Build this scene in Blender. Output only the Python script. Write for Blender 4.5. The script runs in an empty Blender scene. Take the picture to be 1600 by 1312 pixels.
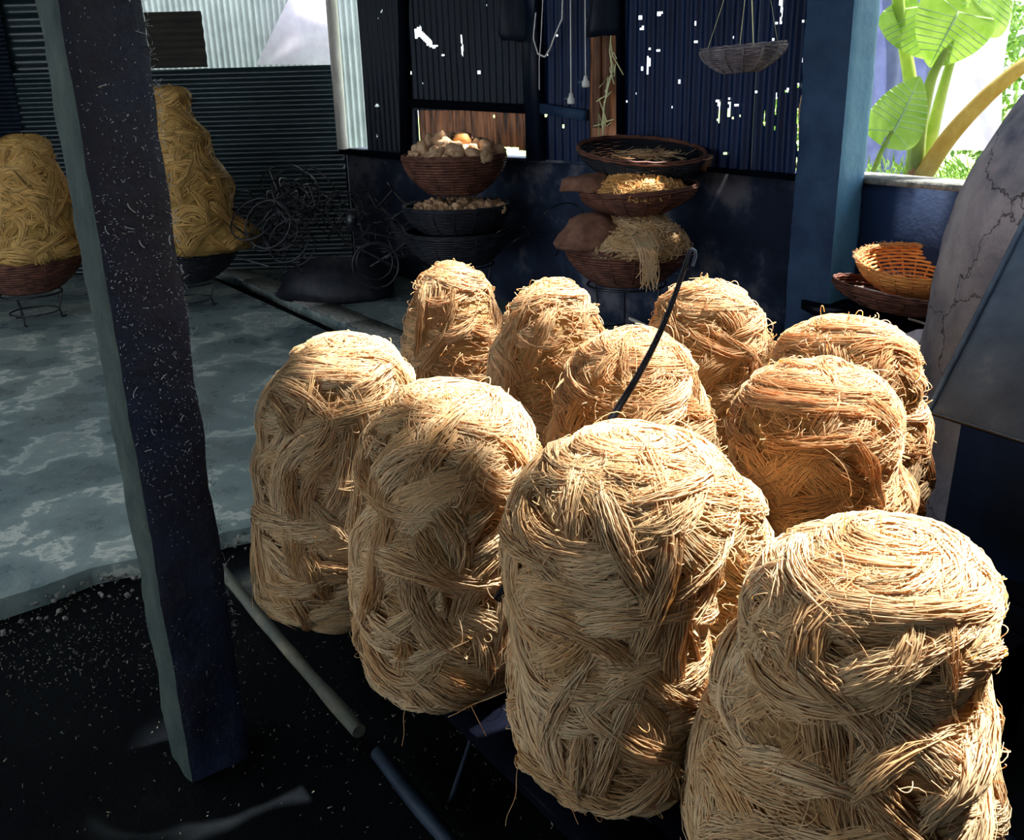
import bpy, math, random
import numpy as np
rng = np.random.default_rng(7); random.seed(7)
S = bpy.context.scene; COL = S.collection
# ---------------------------------------------------------------- camera, sky, sun, exposure
TH, RO, EYE, FPX = math.radians(19.6), math.radians(1.6), 1.65, 1476.0
_F = np.array([0, math.cos(TH), -math.sin(TH)]); _R0 = np.array([1., 0, 0]); _U0 = np.array([0, math.sin(TH), math.cos(TH)])
_R = math.cos(RO)*_R0-math.sin(RO)*_U0; _U = math.cos(RO)*_U0+math.sin(RO)*_R0; _C = np.array([0, 0, EYE])
from mathutils import Matrix, Vector
cd = bpy.data.cameras.new('camera'); cam = bpy.data.objects.new('camera', cd); COL.objects.link(cam)
cd.sensor_width = 36; cd.lens = 36*FPX/1600; cd.clip_end = 200; cd.clip_start = .02
M4 = Matrix.Identity(4)
for i in range(3):
    M4[i][0] = _R[i]; M4[i][1] = _U[i]; M4[i][2] = -_F[i]; M4[i][3] = _C[i]
cam.matrix_world = M4; S.camera = cam
w = bpy.data.worlds.new('sky'); S.world = w; w.use_nodes = True
bgn = w.node_tree.nodes['Background']; bgn.inputs[0].default_value = (.84, .93, 1, 1); bgn.inputs[1].default_value = 3.1
SUN = np.array([.44, .15, .88]); SUN /= np.linalg.norm(SUN)
sl = bpy.data.lights.new('sun', 'SUN'); sl.energy = 23; sl.angle = math.radians(2.2); sl.color = (1, .97, .90)
so = bpy.data.objects.new('sun', sl); COL.objects.link(so); so.rotation_euler = Vector(SUN).to_track_quat('Z', 'Y').to_euler(); so.location = (6, 5, 9)
S.view_settings.view_transform = 'Standard'; S.view_settings.look = 'None'; S.view_settings.gamma = 1
S.view_settings.use_curve_mapping = False; S.view_settings.exposure = 0.0
S.cycles.max_bounces = 8

def ray(x, y): return _F+(x-800)/FPX*_R+(656-y)/FPX*_U
def G(x, y, h=0.): d = ray(x, y); return _C+d*(h-EYE)/d[2]
def P(x, y, Y): d = ray(x, y); return _C+d*Y/d[1]

# ---------------------------------------------------------------- helpers
def tag(o, label=None, cat=None, group=None, kind=None):
    if label: o['label'] = label
    if cat: o['category'] = cat
    if group: o['group'] = group
    if kind: o['kind'] = kind
    return o
def empty(name, loc, label=None, cat=None, group=None, kind=None):
    o = bpy.data.objects.new(name, None); COL.objects.link(o); o.location = tuple(loc); o.empty_display_size = .05
    return tag(o, label, cat, group, kind)
def place(o, parent):
    """parent keeping world coordinates of the mesh data"""
    if parent is not None:
        o.parent = parent
        q = parent; m = Matrix.Identity(4)
        chain = []
        while q: chain.append(q); q = q.parent
        for q in reversed(chain): m = m @ Matrix.Translation(q.location)
        o.location = tuple(-np.array(m.translation))
def mesh_np(name, V, Fq, mat, parent=None, smooth=True, kind=None, tone=None):
    """V (n,3) world coords; Fq array (m,k) or list of such"""
    me = bpy.data.meshes.new(name)
    V = np.asarray(V, float).reshape(-1, 3)
    Fl = Fq if isinstance(Fq, list) and isinstance(Fq[0], np.ndarray) else [Fq]
    Fl = [np.asarray(f, np.int32) for f in Fl]
    nl = sum(f.size for f in Fl); nf = sum(len(f) for f in Fl)
    # local origin = bounding-box bottom centre
    org = (V.min(0)+V.max(0))/2; org[2] = V[:, 2].min()
    me.vertices.add(len(V)); me.vertices.foreach_set('co', (V-org).ravel())
    me.loops.add(nl); me.loops.foreach_set('vertex_index', np.concatenate([f.ravel() for f in Fl]))
    me.polygons.add(nf); st = []; c = 0
    for f in Fl:
        st.append(c+np.arange(len(f))*f.shape[1]); c += f.size
    me.polygons.foreach_set('loop_start', np.concatenate(st).astype(np.int32))
    me.update(calc_edges=True); me.validate()
    if smooth: me.polygons.foreach_set('use_smooth', np.ones(len(me.polygons), bool))
    if tone is not None:
        at_ = me.attributes.new('tone', 'FLOAT', 'POINT'); at_.data.foreach_set('value', np.asarray(tone, np.float32))
    me.materials.append(mat)
    o = bpy.data.objects.new(name, me); COL.objects.link(o)
    place(o, parent); o.location = tuple(np.array(o.location)+org)
    if kind: o['kind'] = kind
    return o
class MB:
    """collects pieces into one mesh"""
    def __init__(s): s.V = []; s.Q = []; s.T = []; s.n = 0; s.N = []
    def add(s, V, Q=(), T=()):
        V = np.asarray(V, float).reshape(-1, 3)
        if len(Q): s.Q.append(np.asarray(Q)+s.n)
        if len(T): s.T.append(np.asarray(T)+s.n)
        s.V.append(V); s.n += len(V); return s
    def box(s, c, size, ax=None, jit=0):
        h = np.array(size)/2.; c = np.array(c, float)
        X = np.array([[x, y, z] for z in (-1, 1) for y in (-1, 1) for x in (-1, 1)])*h
        if jit: X = X+rng.normal(0, jit, X.shape)
        if ax is not None: X = X@np.array(ax, float)
        return s.add(X+c, [[0, 2, 3, 1], [4, 5, 7, 6], [0, 1, 5, 4], [2, 6, 7, 3], [0, 4, 6, 2], [1, 3, 7, 5]])
    def tube(s, pts, r, n=6, cap=True):
        V, Q = tube(np.array(pts, float)[None], r, n); s.add(V, Q)
        return s
    def build(s, name, mat, parent=None, smooth=True, kind=None):
        Fl = []
        if s.Q: Fl.append(np.concatenate(s.Q))
        if s.T: Fl.append(np.concatenate(s.T))
        return mesh_np(name, np.concatenate(s.V), Fl, mat, parent, smooth, kind)
def tube(P3, r, n=3):
    """P3 (N,K,3) polylines -> tubes; r scalar or (K,) or (N,K)"""
    P3 = np.asarray(P3, float); N, K, _ = P3.shape
    T = np.gradient(P3, axis=1); T /= np.linalg.norm(T, axis=2, keepdims=True)+1e-9
    ref = np.broadcast_to(np.array([.13, .21, .97]), T.shape).copy()
    par = np.abs((T*ref).sum(2)) > .93; ref[par.any(axis=1)] = np.array([.95, .2, .1])
    A = np.cross(T, ref); A /= np.linalg.norm(A, axis=2, keepdims=True)+1e-9
    B = np.cross(T, A)
    r = np.broadcast_to(np.asarray(r, float), (N, K))[..., None, None]
    ph = np.arange(n)*2*math.pi/n
    V = P3[:, :, None, :]+r*(np.cos(ph)[None, None, :, None]*A[:, :, None, :]+np.sin(ph)[None, None, :, None]*B[:, :, None, :])
    idx = np.arange(N*K*n).reshape(N, K, n)
    a = idx[:, :-1]; b = idx[:, 1:]
    Q = np.stack([a, np.roll(a, -1, 2), np.roll(b, -1, 2), b], -1).reshape(-1, 4)
    return V.reshape(-1, 3), Q
def sn(p, seed, freq, n=7):
    """smooth pseudo noise on (...,3) points"""
    g = np.random.default_rng(seed); k = g.normal(0, freq, (n, 3)); f = g.uniform(0, 6.28, n)
    return np.sin(p@k.T+f).mean(-1)*1.6
def lathe(prof, seg, c, lump=0, seed=0, freq=9):
    prof = np.array(prof, float); K = len(prof); th = np.arange(seg)*2*math.pi/seg
    V = np.stack([prof[:, 0, None]*np.cos(th), prof[:, 0, None]*np.sin(th), np.broadcast_to(prof[:, 1, None], (K, seg))], -1)
    V = V+np.array(c, float)
    if lump: V = V+lump*sn(V, seed, freq)[..., None]*np.stack([np.cos(th), np.sin(th), th*0+.4], -1)[None]
    i = np.arange(K*seg).reshape(K, seg); a = i[:-1]; b = i[1:]
    Q = np.stack([a, np.roll(a, -1, 1), np.roll(b, -1, 1), b], -1).reshape(-1, 4)
    return V.reshape(-1, 3), Q

# ---------------------------------------------------------------- materials
def mat(name, build):
    m = bpy.data.materials.new(name); m.use_nodes = True; nt = m.node_tree; b = nt.nodes['Principled BSDF']
    build(nt, b); return m
def N(nt, t, **kw):
    n = nt.nodes.new(t)
    for k, v in kw.items(): n.inputs[k.replace('_', ' ')].default_value = v
    return n
def noise(nt, scale, detail=5, rough=.6, vec=None, stretch=None):
    tc = nt.nodes.new('ShaderNodeTexCoord'); out = tc.outputs['Object']
    if stretch:
        mp = nt.nodes.new('ShaderNodeMapping'); mp.inputs['Scale'].default_value = stretch; nt.links.new(out, mp.inputs[0]); out = mp.outputs[0]
    n = nt.nodes.new('ShaderNodeTexNoise'); n.inputs['Scale'].default_value = scale; n.inputs['Detail'].default_value = detail; n.inputs['Roughness'].default_value = rough
    nt.links.new(out, n.inputs['Vector']); return n
def ramp(nt, src, stops):
    r = nt.nodes.new('ShaderNodeValToRGB'); e = r.color_ramp.elements
    while len(e) > 1: e.remove(e[0])
    for i, (p, c) in enumerate(stops):
        x = e[0] if i == 0 else e.new(p); x.position = p
        x.color = (*c, 1) if len(c) == 3 else c
    nt.links.new(src, r.inputs[0]); return r
def simple(name, stops, scale=6, rough=.8, bump=.3, bscale=30, stretch=None, spec=.3, metal=0, detail=6, bdist=.01):
    def f(nt, b):
        n = noise(nt, scale, detail, .6, stretch=stretch); r = ramp(nt, n.outputs[0], stops)
        nt.links.new(r.outputs[0], b.inputs['Base Color']); b.inputs['Roughness'].default_value = rough
        b.inputs['Specular IOR Level'].default_value = spec; b.inputs['Metallic'].default_value = metal
        if bump:
            n2 = noise(nt, bscale, 6, .65, stretch=stretch); bp = N(nt, 'ShaderNodeBump', Strength=bump, Distance=bdist)
            nt.links.new(n2.outputs[0], bp.inputs['Height']); nt.links.new(bp.outputs[0], b.inputs['Normal'])
    return mat(name, f)
def noodle_mat(name, c1, c2, trans=.35, var=.25, tcol=(1, .62, .25)):
    def f(nt, b):
        oi = nt.nodes.new('ShaderNodeObjectInfo'); n = noise(nt, 9, 3, .5)
        ad = nt.nodes.new('ShaderNodeMath'); ad.operation = 'MULTIPLY_ADD'; ad.inputs[1].default_value = var*1.6; nt.links.new(oi.outputs['Random'], ad.inputs[0]); nt.links.new(n.outputs[0], ad.inputs[2])
        rp = ramp(nt, ad.outputs[0], [(.35, c1), (.9, c2)])
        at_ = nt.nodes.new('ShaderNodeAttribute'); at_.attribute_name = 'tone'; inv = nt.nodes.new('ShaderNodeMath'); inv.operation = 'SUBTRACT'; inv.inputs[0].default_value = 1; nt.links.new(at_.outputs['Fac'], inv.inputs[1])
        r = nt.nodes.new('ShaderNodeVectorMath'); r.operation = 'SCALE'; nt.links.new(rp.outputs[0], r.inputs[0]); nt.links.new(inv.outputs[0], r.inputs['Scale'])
        nt.links.new(r.outputs[0], b.inputs['Base Color']); b.inputs['Roughness'].default_value = .55; b.inputs['Specular IOR Level'].default_value = .25
        tr = nt.nodes.new('ShaderNodeBsdfTranslucent'); mx = nt.nodes.new('ShaderNodeMixShader'); mx.inputs[0].default_value = trans
        mc = nt.nodes.new('ShaderNodeMix'); mc.data_type = 'RGBA'; mc.blend_type = 'MULTIPLY'; mc.inputs[0].default_value = 1; mc.inputs[7].default_value = (*tcol, 1)
        nt.links.new(r.outputs[0], mc.inputs[6]); nt.links.new(mc.outputs[2], tr.inputs[0])
        nt.links.new(b.outputs[0], mx.inputs[1]); nt.links.new(tr.outputs[0], mx.inputs[2])
        nt.links.new(mx.outputs[0], nt.nodes['Material Output'].inputs[0])
    return mat(name, f)
M = {}
M['noodle'] = noodle_mat('dried_rice_noodle', (.77, .49, .215), (.94, .76, .47), .38, tcol=(1, .56, .2))
M['warm'] = noodle_mat('glow_tinted_rice_noodle', (.82, .51, .22), (.96, .76, .46), .46, tcol=(1, .52, .16))  # warmer copy of the noodle colour, transmitted glow put into it
M['core'] = simple('packed_noodle', [(.3, (.26, .14, .05)), (.7, (.60, .39, .17))], 34, .8, 1., 40, stretch=(1, 1, 6))  # darker than the strands, shade of the gaps put into the colour
M['ochre'] = noodle_mat('ochre_noodle', (.52, .28, .07), (.80, .50, .18), .15)
M['ochre_core'] = simple('packed_ochre_noodle', [(.3, (.22, .12, .03)), (.7, (.5, .32, .09))], 20, .85, .8, 60)  # dark core colour standing in for shade between ochre strands
M['orange'] = noodle_mat('orange_noodle', (.8, .38, .10), (.95, .62, .25), .3)
M['tan'] = simple('tan_crumb', [(.35, (.40, .22, .12)), (.7, (.72, .50, .32))], 25, .85, .8, 60)
M['sack'] = simple('brown_sacking', [(.3, (.10, .045, .03)), (.75, (.28, .14, .09))], 18, .9, .6, 120)
M['wicker'] = simple('dark_bamboo_weave', [(.3, (.05, .018, .014)), (.75, (.22, .085, .055))], 14, .6, .3, 80)
M['wickerblack'] = simple('sooty_bamboo_weave', [(.3, (.004, .006, .012)), (.8, (.03, .03, .04))], 14, .5, .3, 80)
M['wickergrey'] = simple('dusty_bamboo_weave', [(.3, (.06, .06, .09)), (.75, (.28, .25, .27))], 18, .8, .3, 80)
M['wickerorange'] = simple('orange_bamboo_weave', [(.3, (.55, .2, .05)), (.75, (.9, .42, .12))], 14, .6, .3, 80)
M['bluepole'] = simple('blue_black_pole', [(.3, (.004, .010, .022)), (.75, (.014, .03, .055))], 9, .6, .3, 40)  # mottled blue-black tone for the pole and stick
M['iron'] = simple('black_iron', [(.3, (.006, .007, .012)), (.8, (.022, .022, .03))], 20, .25, .2, 60, spec=.5)
M['soot'] = simple('sooty_timber', [(.35, (.0008, .0012, .004)), (.75, (.003, .004, .009))], 6, 1, .4, 30, spec=.05)  # soot colour also carries a blue shadow tint
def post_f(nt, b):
    n = noise(nt, 5, 6, .6); r = ramp(nt, n.outputs[0], [(.4, (.001, .003, .026)), (.7, (.003, .018, .07))])  # navy shadow tint put into the tar colour
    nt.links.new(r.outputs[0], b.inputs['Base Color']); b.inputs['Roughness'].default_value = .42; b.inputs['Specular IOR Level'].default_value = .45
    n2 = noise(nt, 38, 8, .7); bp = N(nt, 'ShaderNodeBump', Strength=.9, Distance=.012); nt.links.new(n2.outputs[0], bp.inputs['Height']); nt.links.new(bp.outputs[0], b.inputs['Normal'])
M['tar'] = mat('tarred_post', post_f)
M['postside'] = simple('side_lit_post_colour', [(.3, (.012, .025, .024)), (.75, (.05, .07, .058))], 9, .8, .6, 50)  # light on the side faces put into a paler grey-green
M['bluepost'] = simple('haze_tinted_cement', [(.35, (.006, .022, .07)), (.75, (.03, .075, .15))], 3, .7, .6, 30)  # bluish window haze put into the base colour
M['bluelight'] = simple('lit_blue_cement', [(.3, (.06, .20, .36)), (.75, (.13, .33, .50))], 4, .6, .6, 30)  # paler copy of the post colour for its lit face
def wall_f(nt, b):
    n = noise(nt, 2.1, 8, .62); r = ramp(nt, n.outputs[0], [(.44, (.003, .010, .035)), (.52, (.014, .028, .065)), (.62, (.14, .135, .17))])  # dark stops hold soot plus the blue tint of the shadows
    nt.links.new(r.outputs[0], b.inputs['Base Color']); b.inputs['Roughness'].default_value = .85
    n2 = noise(nt, 30, 6, .6); bp = N(nt, 'ShaderNodeBump', Strength=.4, Distance=.01); nt.links.new(n2.outputs[0], bp.inputs['Height']); nt.links.new(bp.outputs[0], b.inputs['Normal'])
M['lowwall'] = mat('soot_stained_cement_wall', wall_f)
M['navywall'] = simple('shade_tinted_cement', [(.3, (.003, .012, .045)), (.8, (.008, .028, .085))], 3, .8, .3, 25)  # navy of the shadows put into the cement's own colour
M['sheetnavy'] = simple('sooty_haze_blue_sheet_iron', [(.35, (.001, .007, .035)), (.75, (.004, .022, .09))], 4, .45, .2, 30, stretch=(3, 3, .4), spec=.2)  # sooty iron with blue shadow and window haze in its colour
M['sheetblack'] = simple('sooty_black_sheet_iron', [(.35, (.001, .004, .014)), (.75, (.006, .014, .03))], 4, .45, .2, 30, stretch=(3, 3, .4), spec=.2)  # sooty iron, slight blue shadow tint mixed into the base
M['sheetteal'] = simple('dark_teal_sheet_iron', [(.3, (.005, .013, .020)), (.8, (.022, .045, .055))], 3, .30, .15, 20, stretch=(.4, 3, 3), spec=.7)
M['sheetbrown'] = simple('rusty_sheet_iron', [(.3, (.018, .018, .018)), (.75, (.06, .05, .035))], 6, .7, .3, 20, stretch=(.5, 3, 3))
M['sheetpale'] = simple('pale_galvanised_sheet', [(.3, (.42, .46, .45)), (.75, (.64, .68, .66))], 3, .5, .1, 20)
def trans_f(nt, b):
    n = noise(nt, 5, 5, .6, stretch=(4, 4, .5)); r = ramp(nt, n.outputs[0], [(.35, (.03, .012, .008)), (.7, (.45, .17, .08))])
    nt.links.new(r.outputs[0], b.inputs['Base Color']); b.inputs['Roughness'].default_value = .5
    tr = nt.nodes.new('ShaderNodeBsdfTranslucent'); mx = nt.nodes.new('ShaderNodeMixShader'); mx.inputs[0].default_value = .16
    nt.links.new(r.outputs[0], tr.inputs[0]); nt.links.new(b.outputs[0], mx.inputs[1]); nt.links.new(tr.outputs[0], mx.inputs[2]); nt.links.new(mx.outputs[0], nt.nodes['Material Output'].inputs[0])
M['fibre'] = mat('stained_translucent_sheet', trans_f)
M['plank'] = simple('brown_plank', [(.3, (.10, .045, .03)), (.75, (.34, .18, .11))], 5, .8, .4, 30, stretch=(5, 5, .5))
M['palewood'] = simple('bleached_pole', [(.3, (.42, .38, .34)), (.75, (.78, .74, .68))], 8, .8, .3, 40, stretch=(3, 3, .5))
M['bamboo'] = simple('weathered_bamboo', [(.3, (.05, .07, .065)), (.55, (.12, .12, .09)), (.75, (.30, .24, .16))], 7, .7, .3, 40, stretch=(1, 1, 1))
def floor_f(nt, b):
    n = noise(nt, 1.9, 13, .66); n.inputs['Distortion'].default_value = .15
    r = ramp(nt, n.outputs[0], [(.40, (.17, .23, .24)), (.535, (.27, .34, .33)), (.555, (.62, .65, .58)), (.59, (.32, .39, .37)), (.67, (.36, .42, .40)), (.69, (.68, .68, .60))])
    n3 = noise(nt, .35, 3, .5); r3 = ramp(nt, n3.outputs[0], [(.35, (.45, .5, .55)), (.6, (1, 1, 1))])
    mc = nt.nodes.new('ShaderNodeMix'); mc.data_type = 'RGBA'; mc.blend_type = 'MULTIPLY'; mc.inputs[0].default_value = 1
    nt.links.new(r.outputs[0], mc.inputs[6]); nt.links.new(r3.outputs[0], mc.inputs[7]); nt.links.new(mc.outputs[2], b.inputs['Base Color'])
    rr = ramp(nt, n.outputs[0], [(.4, (.22,)*3), (.56, (.55,)*3), (.7, (.30,)*3)]); nt.links.new(rr.outputs[0], b.inputs['Roughness'])
    n2 = noise(nt, 9, 8, .6); bp = N(nt, 'ShaderNodeBump', Strength=.35, Distance=.02); nt.links.new(n2.outputs[0], bp.inputs['Height']); nt.links.new(bp.outputs[0], b.inputs['Normal'])
M['cement'] = mat('worn_cement_floor', floor_f)
M['dirt'] = simple('trodden_dirt', [(.40, (.0012, .0022, .004)), (.60, (.0035, .005, .006)), (.80, (.03, .03, .024))], 1.7, 1, .8, 35, detail=9, bdist=.02, spec=.08)  # dark dirt, with the foreground shade put into its colour
M['rubble'] = simple('crumbled_cement', [(.3, (.07, .08, .08)), (.7, (.32, .31, .28))], 30, .9, .6, 60)
M['husk'] = simple('pale_husk', [(.3, (.30, .38, .45)), (.7, (.75, .80, .85))], 40, .5, 0)
M['straw'] = simple('dry_straw', [(.3, (.10, .10, .08)), (.7, (.38, .36, .27))], 40, .8, 0)
def clay_f(nt, b):
    n = noise(nt, 1.8, 8, .6); r = ramp(nt, n.outputs[0], [(.34, (.05, .06, .10)), (.5, (.26, .24, .27)), (.72, (.50, .46, .46))])
    tc = nt.nodes.new('ShaderNodeTexCoord'); v = nt.nodes.new('ShaderNodeTexVoronoi'); v.feature = 'DISTANCE_TO_EDGE'; v.inputs['Scale'].default_value = 2.6
    nd = noise(nt, 5, 5, .6); ad = nt.nodes.new('ShaderNodeMix'); ad.data_type = 'VECTOR'; ad.inputs[0].default_value = .22
    nt.links.new(tc.outputs['Object'], ad.inputs[4]); nt.links.new(nd.outputs[1], ad.inputs[5]); nt.links.new(ad.outputs[1], v.inputs['Vector'])
    cr = ramp(nt, v.outputs[0], [(0, (.05,)*3), (.012, (1,)*3)])
    mc = nt.nodes.new('ShaderNodeMix'); mc.data_type = 'RGBA'; mc.blend_type = 'MULTIPLY'; mc.inputs[0].default_value = 1
    nt.links.new(r.outputs[0], mc.inputs[6]); nt.links.new(cr.outputs[0], mc.inputs[7]); nt.links.new(mc.outputs[2], b.inputs['Base Color'])
    b.inputs['Roughness'].default_value = .9; n2 = noise(nt, 12, 8, .65); bp = N(nt, 'ShaderNodeBump', Strength=.6, Distance=.03); nt.links.new(n2.outputs[0], bp.inputs['Height']); nt.links.new(bp.outputs[0], b.inputs['Normal'])
M['clay'] = mat('cracked_clay', clay_f)
M['metal'] = simple('dull_grey_sheet_metal', [(.3, (.012, .03, .065)), (.55, (.05, .085, .14)), (.75, (.16, .20, .26))], 5, .5, .4, 40, spec=.5, detail=9)
def leaf_m(name, c1, c2):
    def f(nt, b):
        n = noise(nt, 8, 4); r = ramp(nt, n.outputs[0], [(.35, c1), (.7, c2)]); nt.links.new(r.outputs[0], b.inputs['Base Color']); b.inputs['Roughness'].default_value = .4
        tr = nt.nodes.new('ShaderNodeBsdfTranslucent'); mx = nt.nodes.new('ShaderNodeMixShader'); mx.inputs[0].default_value = .5
        nt.links.new(r.outputs[0], tr.inputs[0]); nt.links.new(b.outputs[0], mx.inputs[1]); nt.links.new(tr.outputs[0], mx.inputs[2]); nt.links.new(mx.outputs[0], nt.nodes['Material Output'].inputs[0])
    return mat(name, f)
M['leaf'] = leaf_m('green_leaf', (.26, .45, .05), (.48, .66, .14)); M['vein'] = leaf_m('leaf_vein', (.8, .95, .6), (.9, 1, .75))
M['stem'] = leaf_m('plant_stalk', (.40, .55, .12), (.65, .70, .25)); M['oldstem'] = leaf_m('brown_plant_stalk', (.50, .36, .10), (.68, .58, .24))
M['root'] = simple('reddish_root_stock', [(.3, (.30, .10, .04)), (.7, (.7, .35, .18))], 20, .9, .6, 50)
M['tarp'] = leaf_m('lilac_tarpaulin', (.34, .36, .55), (.46, .49, .70)); M['plastic'] = leaf_m('pale_pink_sheeting', (.82, .74, .84), (.92, .88, .94))
M['grass'] = simple('sunlit_grass', [(.35, (.16, .30, .05)), (.6, (.38, .52, .14)), (.75, (.6, .6, .35))], 3, .9, .5, 30)
M['bush'] = leaf_m('bush_leaf', (.10, .24, .03), (.32, .48, .10))
M['white'] = simple('white_plastic', [(.3, (.7, .7, .68)), (.7, (.85, .85, .83))], 10, .5, 0)
M['yarn'] = simple('pale_yellow_fibre', [(.3, (.55, .55, .25)), (.7, (.85, .85, .55))], 10, .8, 0)
M['roofm'] = simple('sooty_roof_iron', [(.3, (.01, .01, .012)), (.7, (.03, .03, .035))], 5, .7, 0)

# ---------------------------------------------------------------- layout axes of the shed
AX = np.array([.56, -.828, 0]); AX /= np.linalg.norm(AX); BX = np.array([-AX[1], AX[0], 0]); ZX = np.array([0, 0, 1.])
def ab(a, b, z=0.): return AX*a+BX*b+ZX*z
SILL = 1.10
WA = G(540, 235, SILL); WB = G(1258, 277, SILL); WD = (WB-WA); WL = np.linalg.norm(WD); WD = WD/WL; WN = np.array([WD[1], -WD[0], 0])
if WN@(_C-WA) < 0: WN = -WN       # towards the room
def W(x, y, off=0.):
    d = ray(x, y); p0 = WA+WN*off; t = ((p0-_C)@WN)/(d@WN); p = _C+d*t; return float((p-WA)@WD), float(p[2])
def wp(u, z, off=0.): return WA*np.array([1, 1, 0])+WD*u+WN*off+ZX*z
ROOF = 3.05
YL = WA[1]+.05     # depth of the left-hand back wall

# ---------------------------------------------------------------- floor and ground
def poly_slab(name, pts, z0, z1, m, parent=None, kind=None):
    n = len(pts); V = [(x, y, z0) for x, y in pts]+[(x, y, z1) for x, y in pts]
    me = bpy.data.meshes.new(name); me.from_pydata(V, [], [list(range(n))[::-1], list(range(n, 2*n))]+[[i, (i+1) % n, n+(i+1) % n, n+i] for i in range(n)])
    me.validate(); me.materials.append(m); o = bpy.data.objects.new(name, me); COL.objects.link(o)
    if parent: place(o, parent)
    if kind: o['kind'] = kind
    return o
EDGE = -3.45
def edge(b0, b1, a=EDGE, j=.035, n=70):
    return [tuple(ab(a+sn(ab(a, b)[None]*1., 3, 6)[0]*j*1.3+rng.normal(0, j*.25), b)[:2]) for b in np.linspace(b0, b1, n)]
fl = poly_slab('floor', edge(-9, 2.64)+[tuple(ab(-14, 2.64)[:2]), tuple(ab(-14, -9)[:2])], -.25, 0, M['cement'], kind='structure')
poly_slab('floor', edge(2.82, 8)+[tuple(ab(-14, 8)[:2]), tuple(ab(-14, 2.82)[:2])], -.25, 0, M['cement'], kind='structure')
kerb = MB()
for k in range(14):
    a0 = -13.6+k*.73; kerb.box(ab(a0+.36, 2.93, .004), (.725, .21, .03), [AX, BX, ZX], .004)
kerb.build('trim_1', M['rubble'], smooth=False, kind='structure')
V = [];gx, gy = np.meshgrid(np.linspace(-8, 9, 120), np.linspace(-6, 12, 120)); gp = np.stack([gx, gy, 0*gx], -1).reshape(-1, 3)
gp[:, 2] = -.075+sn(gp, 5, 2.2)*.014+sn(gp, 6, 8)*.006
i = np.arange(120*120).reshape(120, 120)
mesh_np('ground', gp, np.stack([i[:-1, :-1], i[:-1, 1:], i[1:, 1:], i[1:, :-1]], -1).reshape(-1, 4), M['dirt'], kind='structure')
# crumbled lumps along the broken slab edge
mb = MB()
for k in range(700):
    b = rng.uniform(-3.5, 2.3); a = EDGE+rng.gamma(1.2, .05)-.01
    c = ab(a, b, -.065+rng.uniform(0, .05)*(a < EDGE+.08)); s_ = rng.uniform(.004, .016)
    mb.box(c, (s_*rng.uniform(.7, 1.6), s_, s_*.8), np.linalg.qr(rng.normal(size=(3, 3)))[0], s_*.15)
tag(mb.build('rubble', M['rubble'], None, False), 'crumbled cement grit along the broken edge of the pale floor', 'rubble', kind='stuff')
# husk flecks and straw on the dark ground
mb = MB()
for k in range(1500):
    q = rng.random()
    if q < .55: c = G(rng.uniform(-40, 330), 1000+rng.normal(0, 50), -.055)
    elif q < .8: c = G(rng.uniform(0, 1100), rng.uniform(960, 1310), -.055)
    else: c = G(rng.uniform(340, 800), rng.uniform(900, 1200), -.055)
    s_ = rng.uniform(.001, .004); mb.box(c, (s_*rng.uniform(1, 3.5), s_*.7, s_*.5), np.linalg.qr(rng.normal(size=(3, 3)))[0])
tag(mb.build('husk_litter', M['straw'], None, False), 'pale husks and straw specks scattered on the dark dirt', 'litter', kind='stuff')
# outdoors: lawn
mesh_np('ground', [(-14, 6, -.12), (40, 6, -.12), (40, 60, -.12), (-14, 60, -.12)], [[0, 1, 2, 3]], M['grass'], kind='structure').location.z = -.12
mesh_np('ground', [(2.5, 3.5, -.1), (12, 3.5, -.1), (12, 12, -.1), (2.5, 12, -.1)], [[0, 1, 2, 3]], M['grass'], kind='structure').location.z = -.1

# ---------------------------------------------------------------- ceiling (roof iron out of view, gaps cut to aim the sun)
HOLES = []      # (centre x, y, rx, ry) on the roof, added where sunlight is wanted
def sun_hole(t, rx, ry=None):
    t = np.array(t, float); h = t+SUN*(ROOF-t[2])/SUN[2]; HOLES.append((h[0], h[1], rx, ry or rx))
for hx, hy, hr in ((-.345, 2.30, .21), (-.035, 1.99, .225), (.27, 1.62, .25), (.66, 1.33, .33), (-.24, 3.36, .23), (.12, 3.05, .25), (.34, 2.38, .28), (.64, 2.95, .27), (.74, 2.04, .33), (1.02, 2.54, .32), (.5, 1.85, .2), (.95, 1.6, .25)):
    sun_hole((hx, hy, 1.0), hr)
sun_hole((.84, 5.62, .92), .30, .22)
sun_hole((.84, 5.42, .55), .12, .22)
sun_hole((-.33, 6.95, 1.15), .22)
sun_hole((1.93, 4.75, .85), .3, .2)
HOLES.append((-3.0, 4.0, 1.0, 1.2))  # opening added to brighten the floor at left
cs = .08; xs = np.arange(-7, 5.5, cs); ys = np.arange(-2.2, 12, cs)
mb = MB(); Vv = []; Qq = []
for x in xs:
    for y in ys:
        c = np.array([x+cs/2, y+cs/2, 0])
        if (c-WA)@WN < -1.0: continue
        if y > YL+1.2: continue
        if any(((c[0]-h[0])/h[2])**2+((c[1]-h[1])/h[3])**2 < 1 for h in HOLES): continue
        n0 = len(Vv); Vv += [(x, y, ROOF), (x+cs, y, ROOF), (x+cs, y+cs, ROOF), (x, y+cs, ROOF)]; Qq.append([n0, n0+1, n0+2, n0+3])
mesh_np('ceiling', Vv, Qq, M['roofm'], smooth=False, kind='structure')

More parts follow.
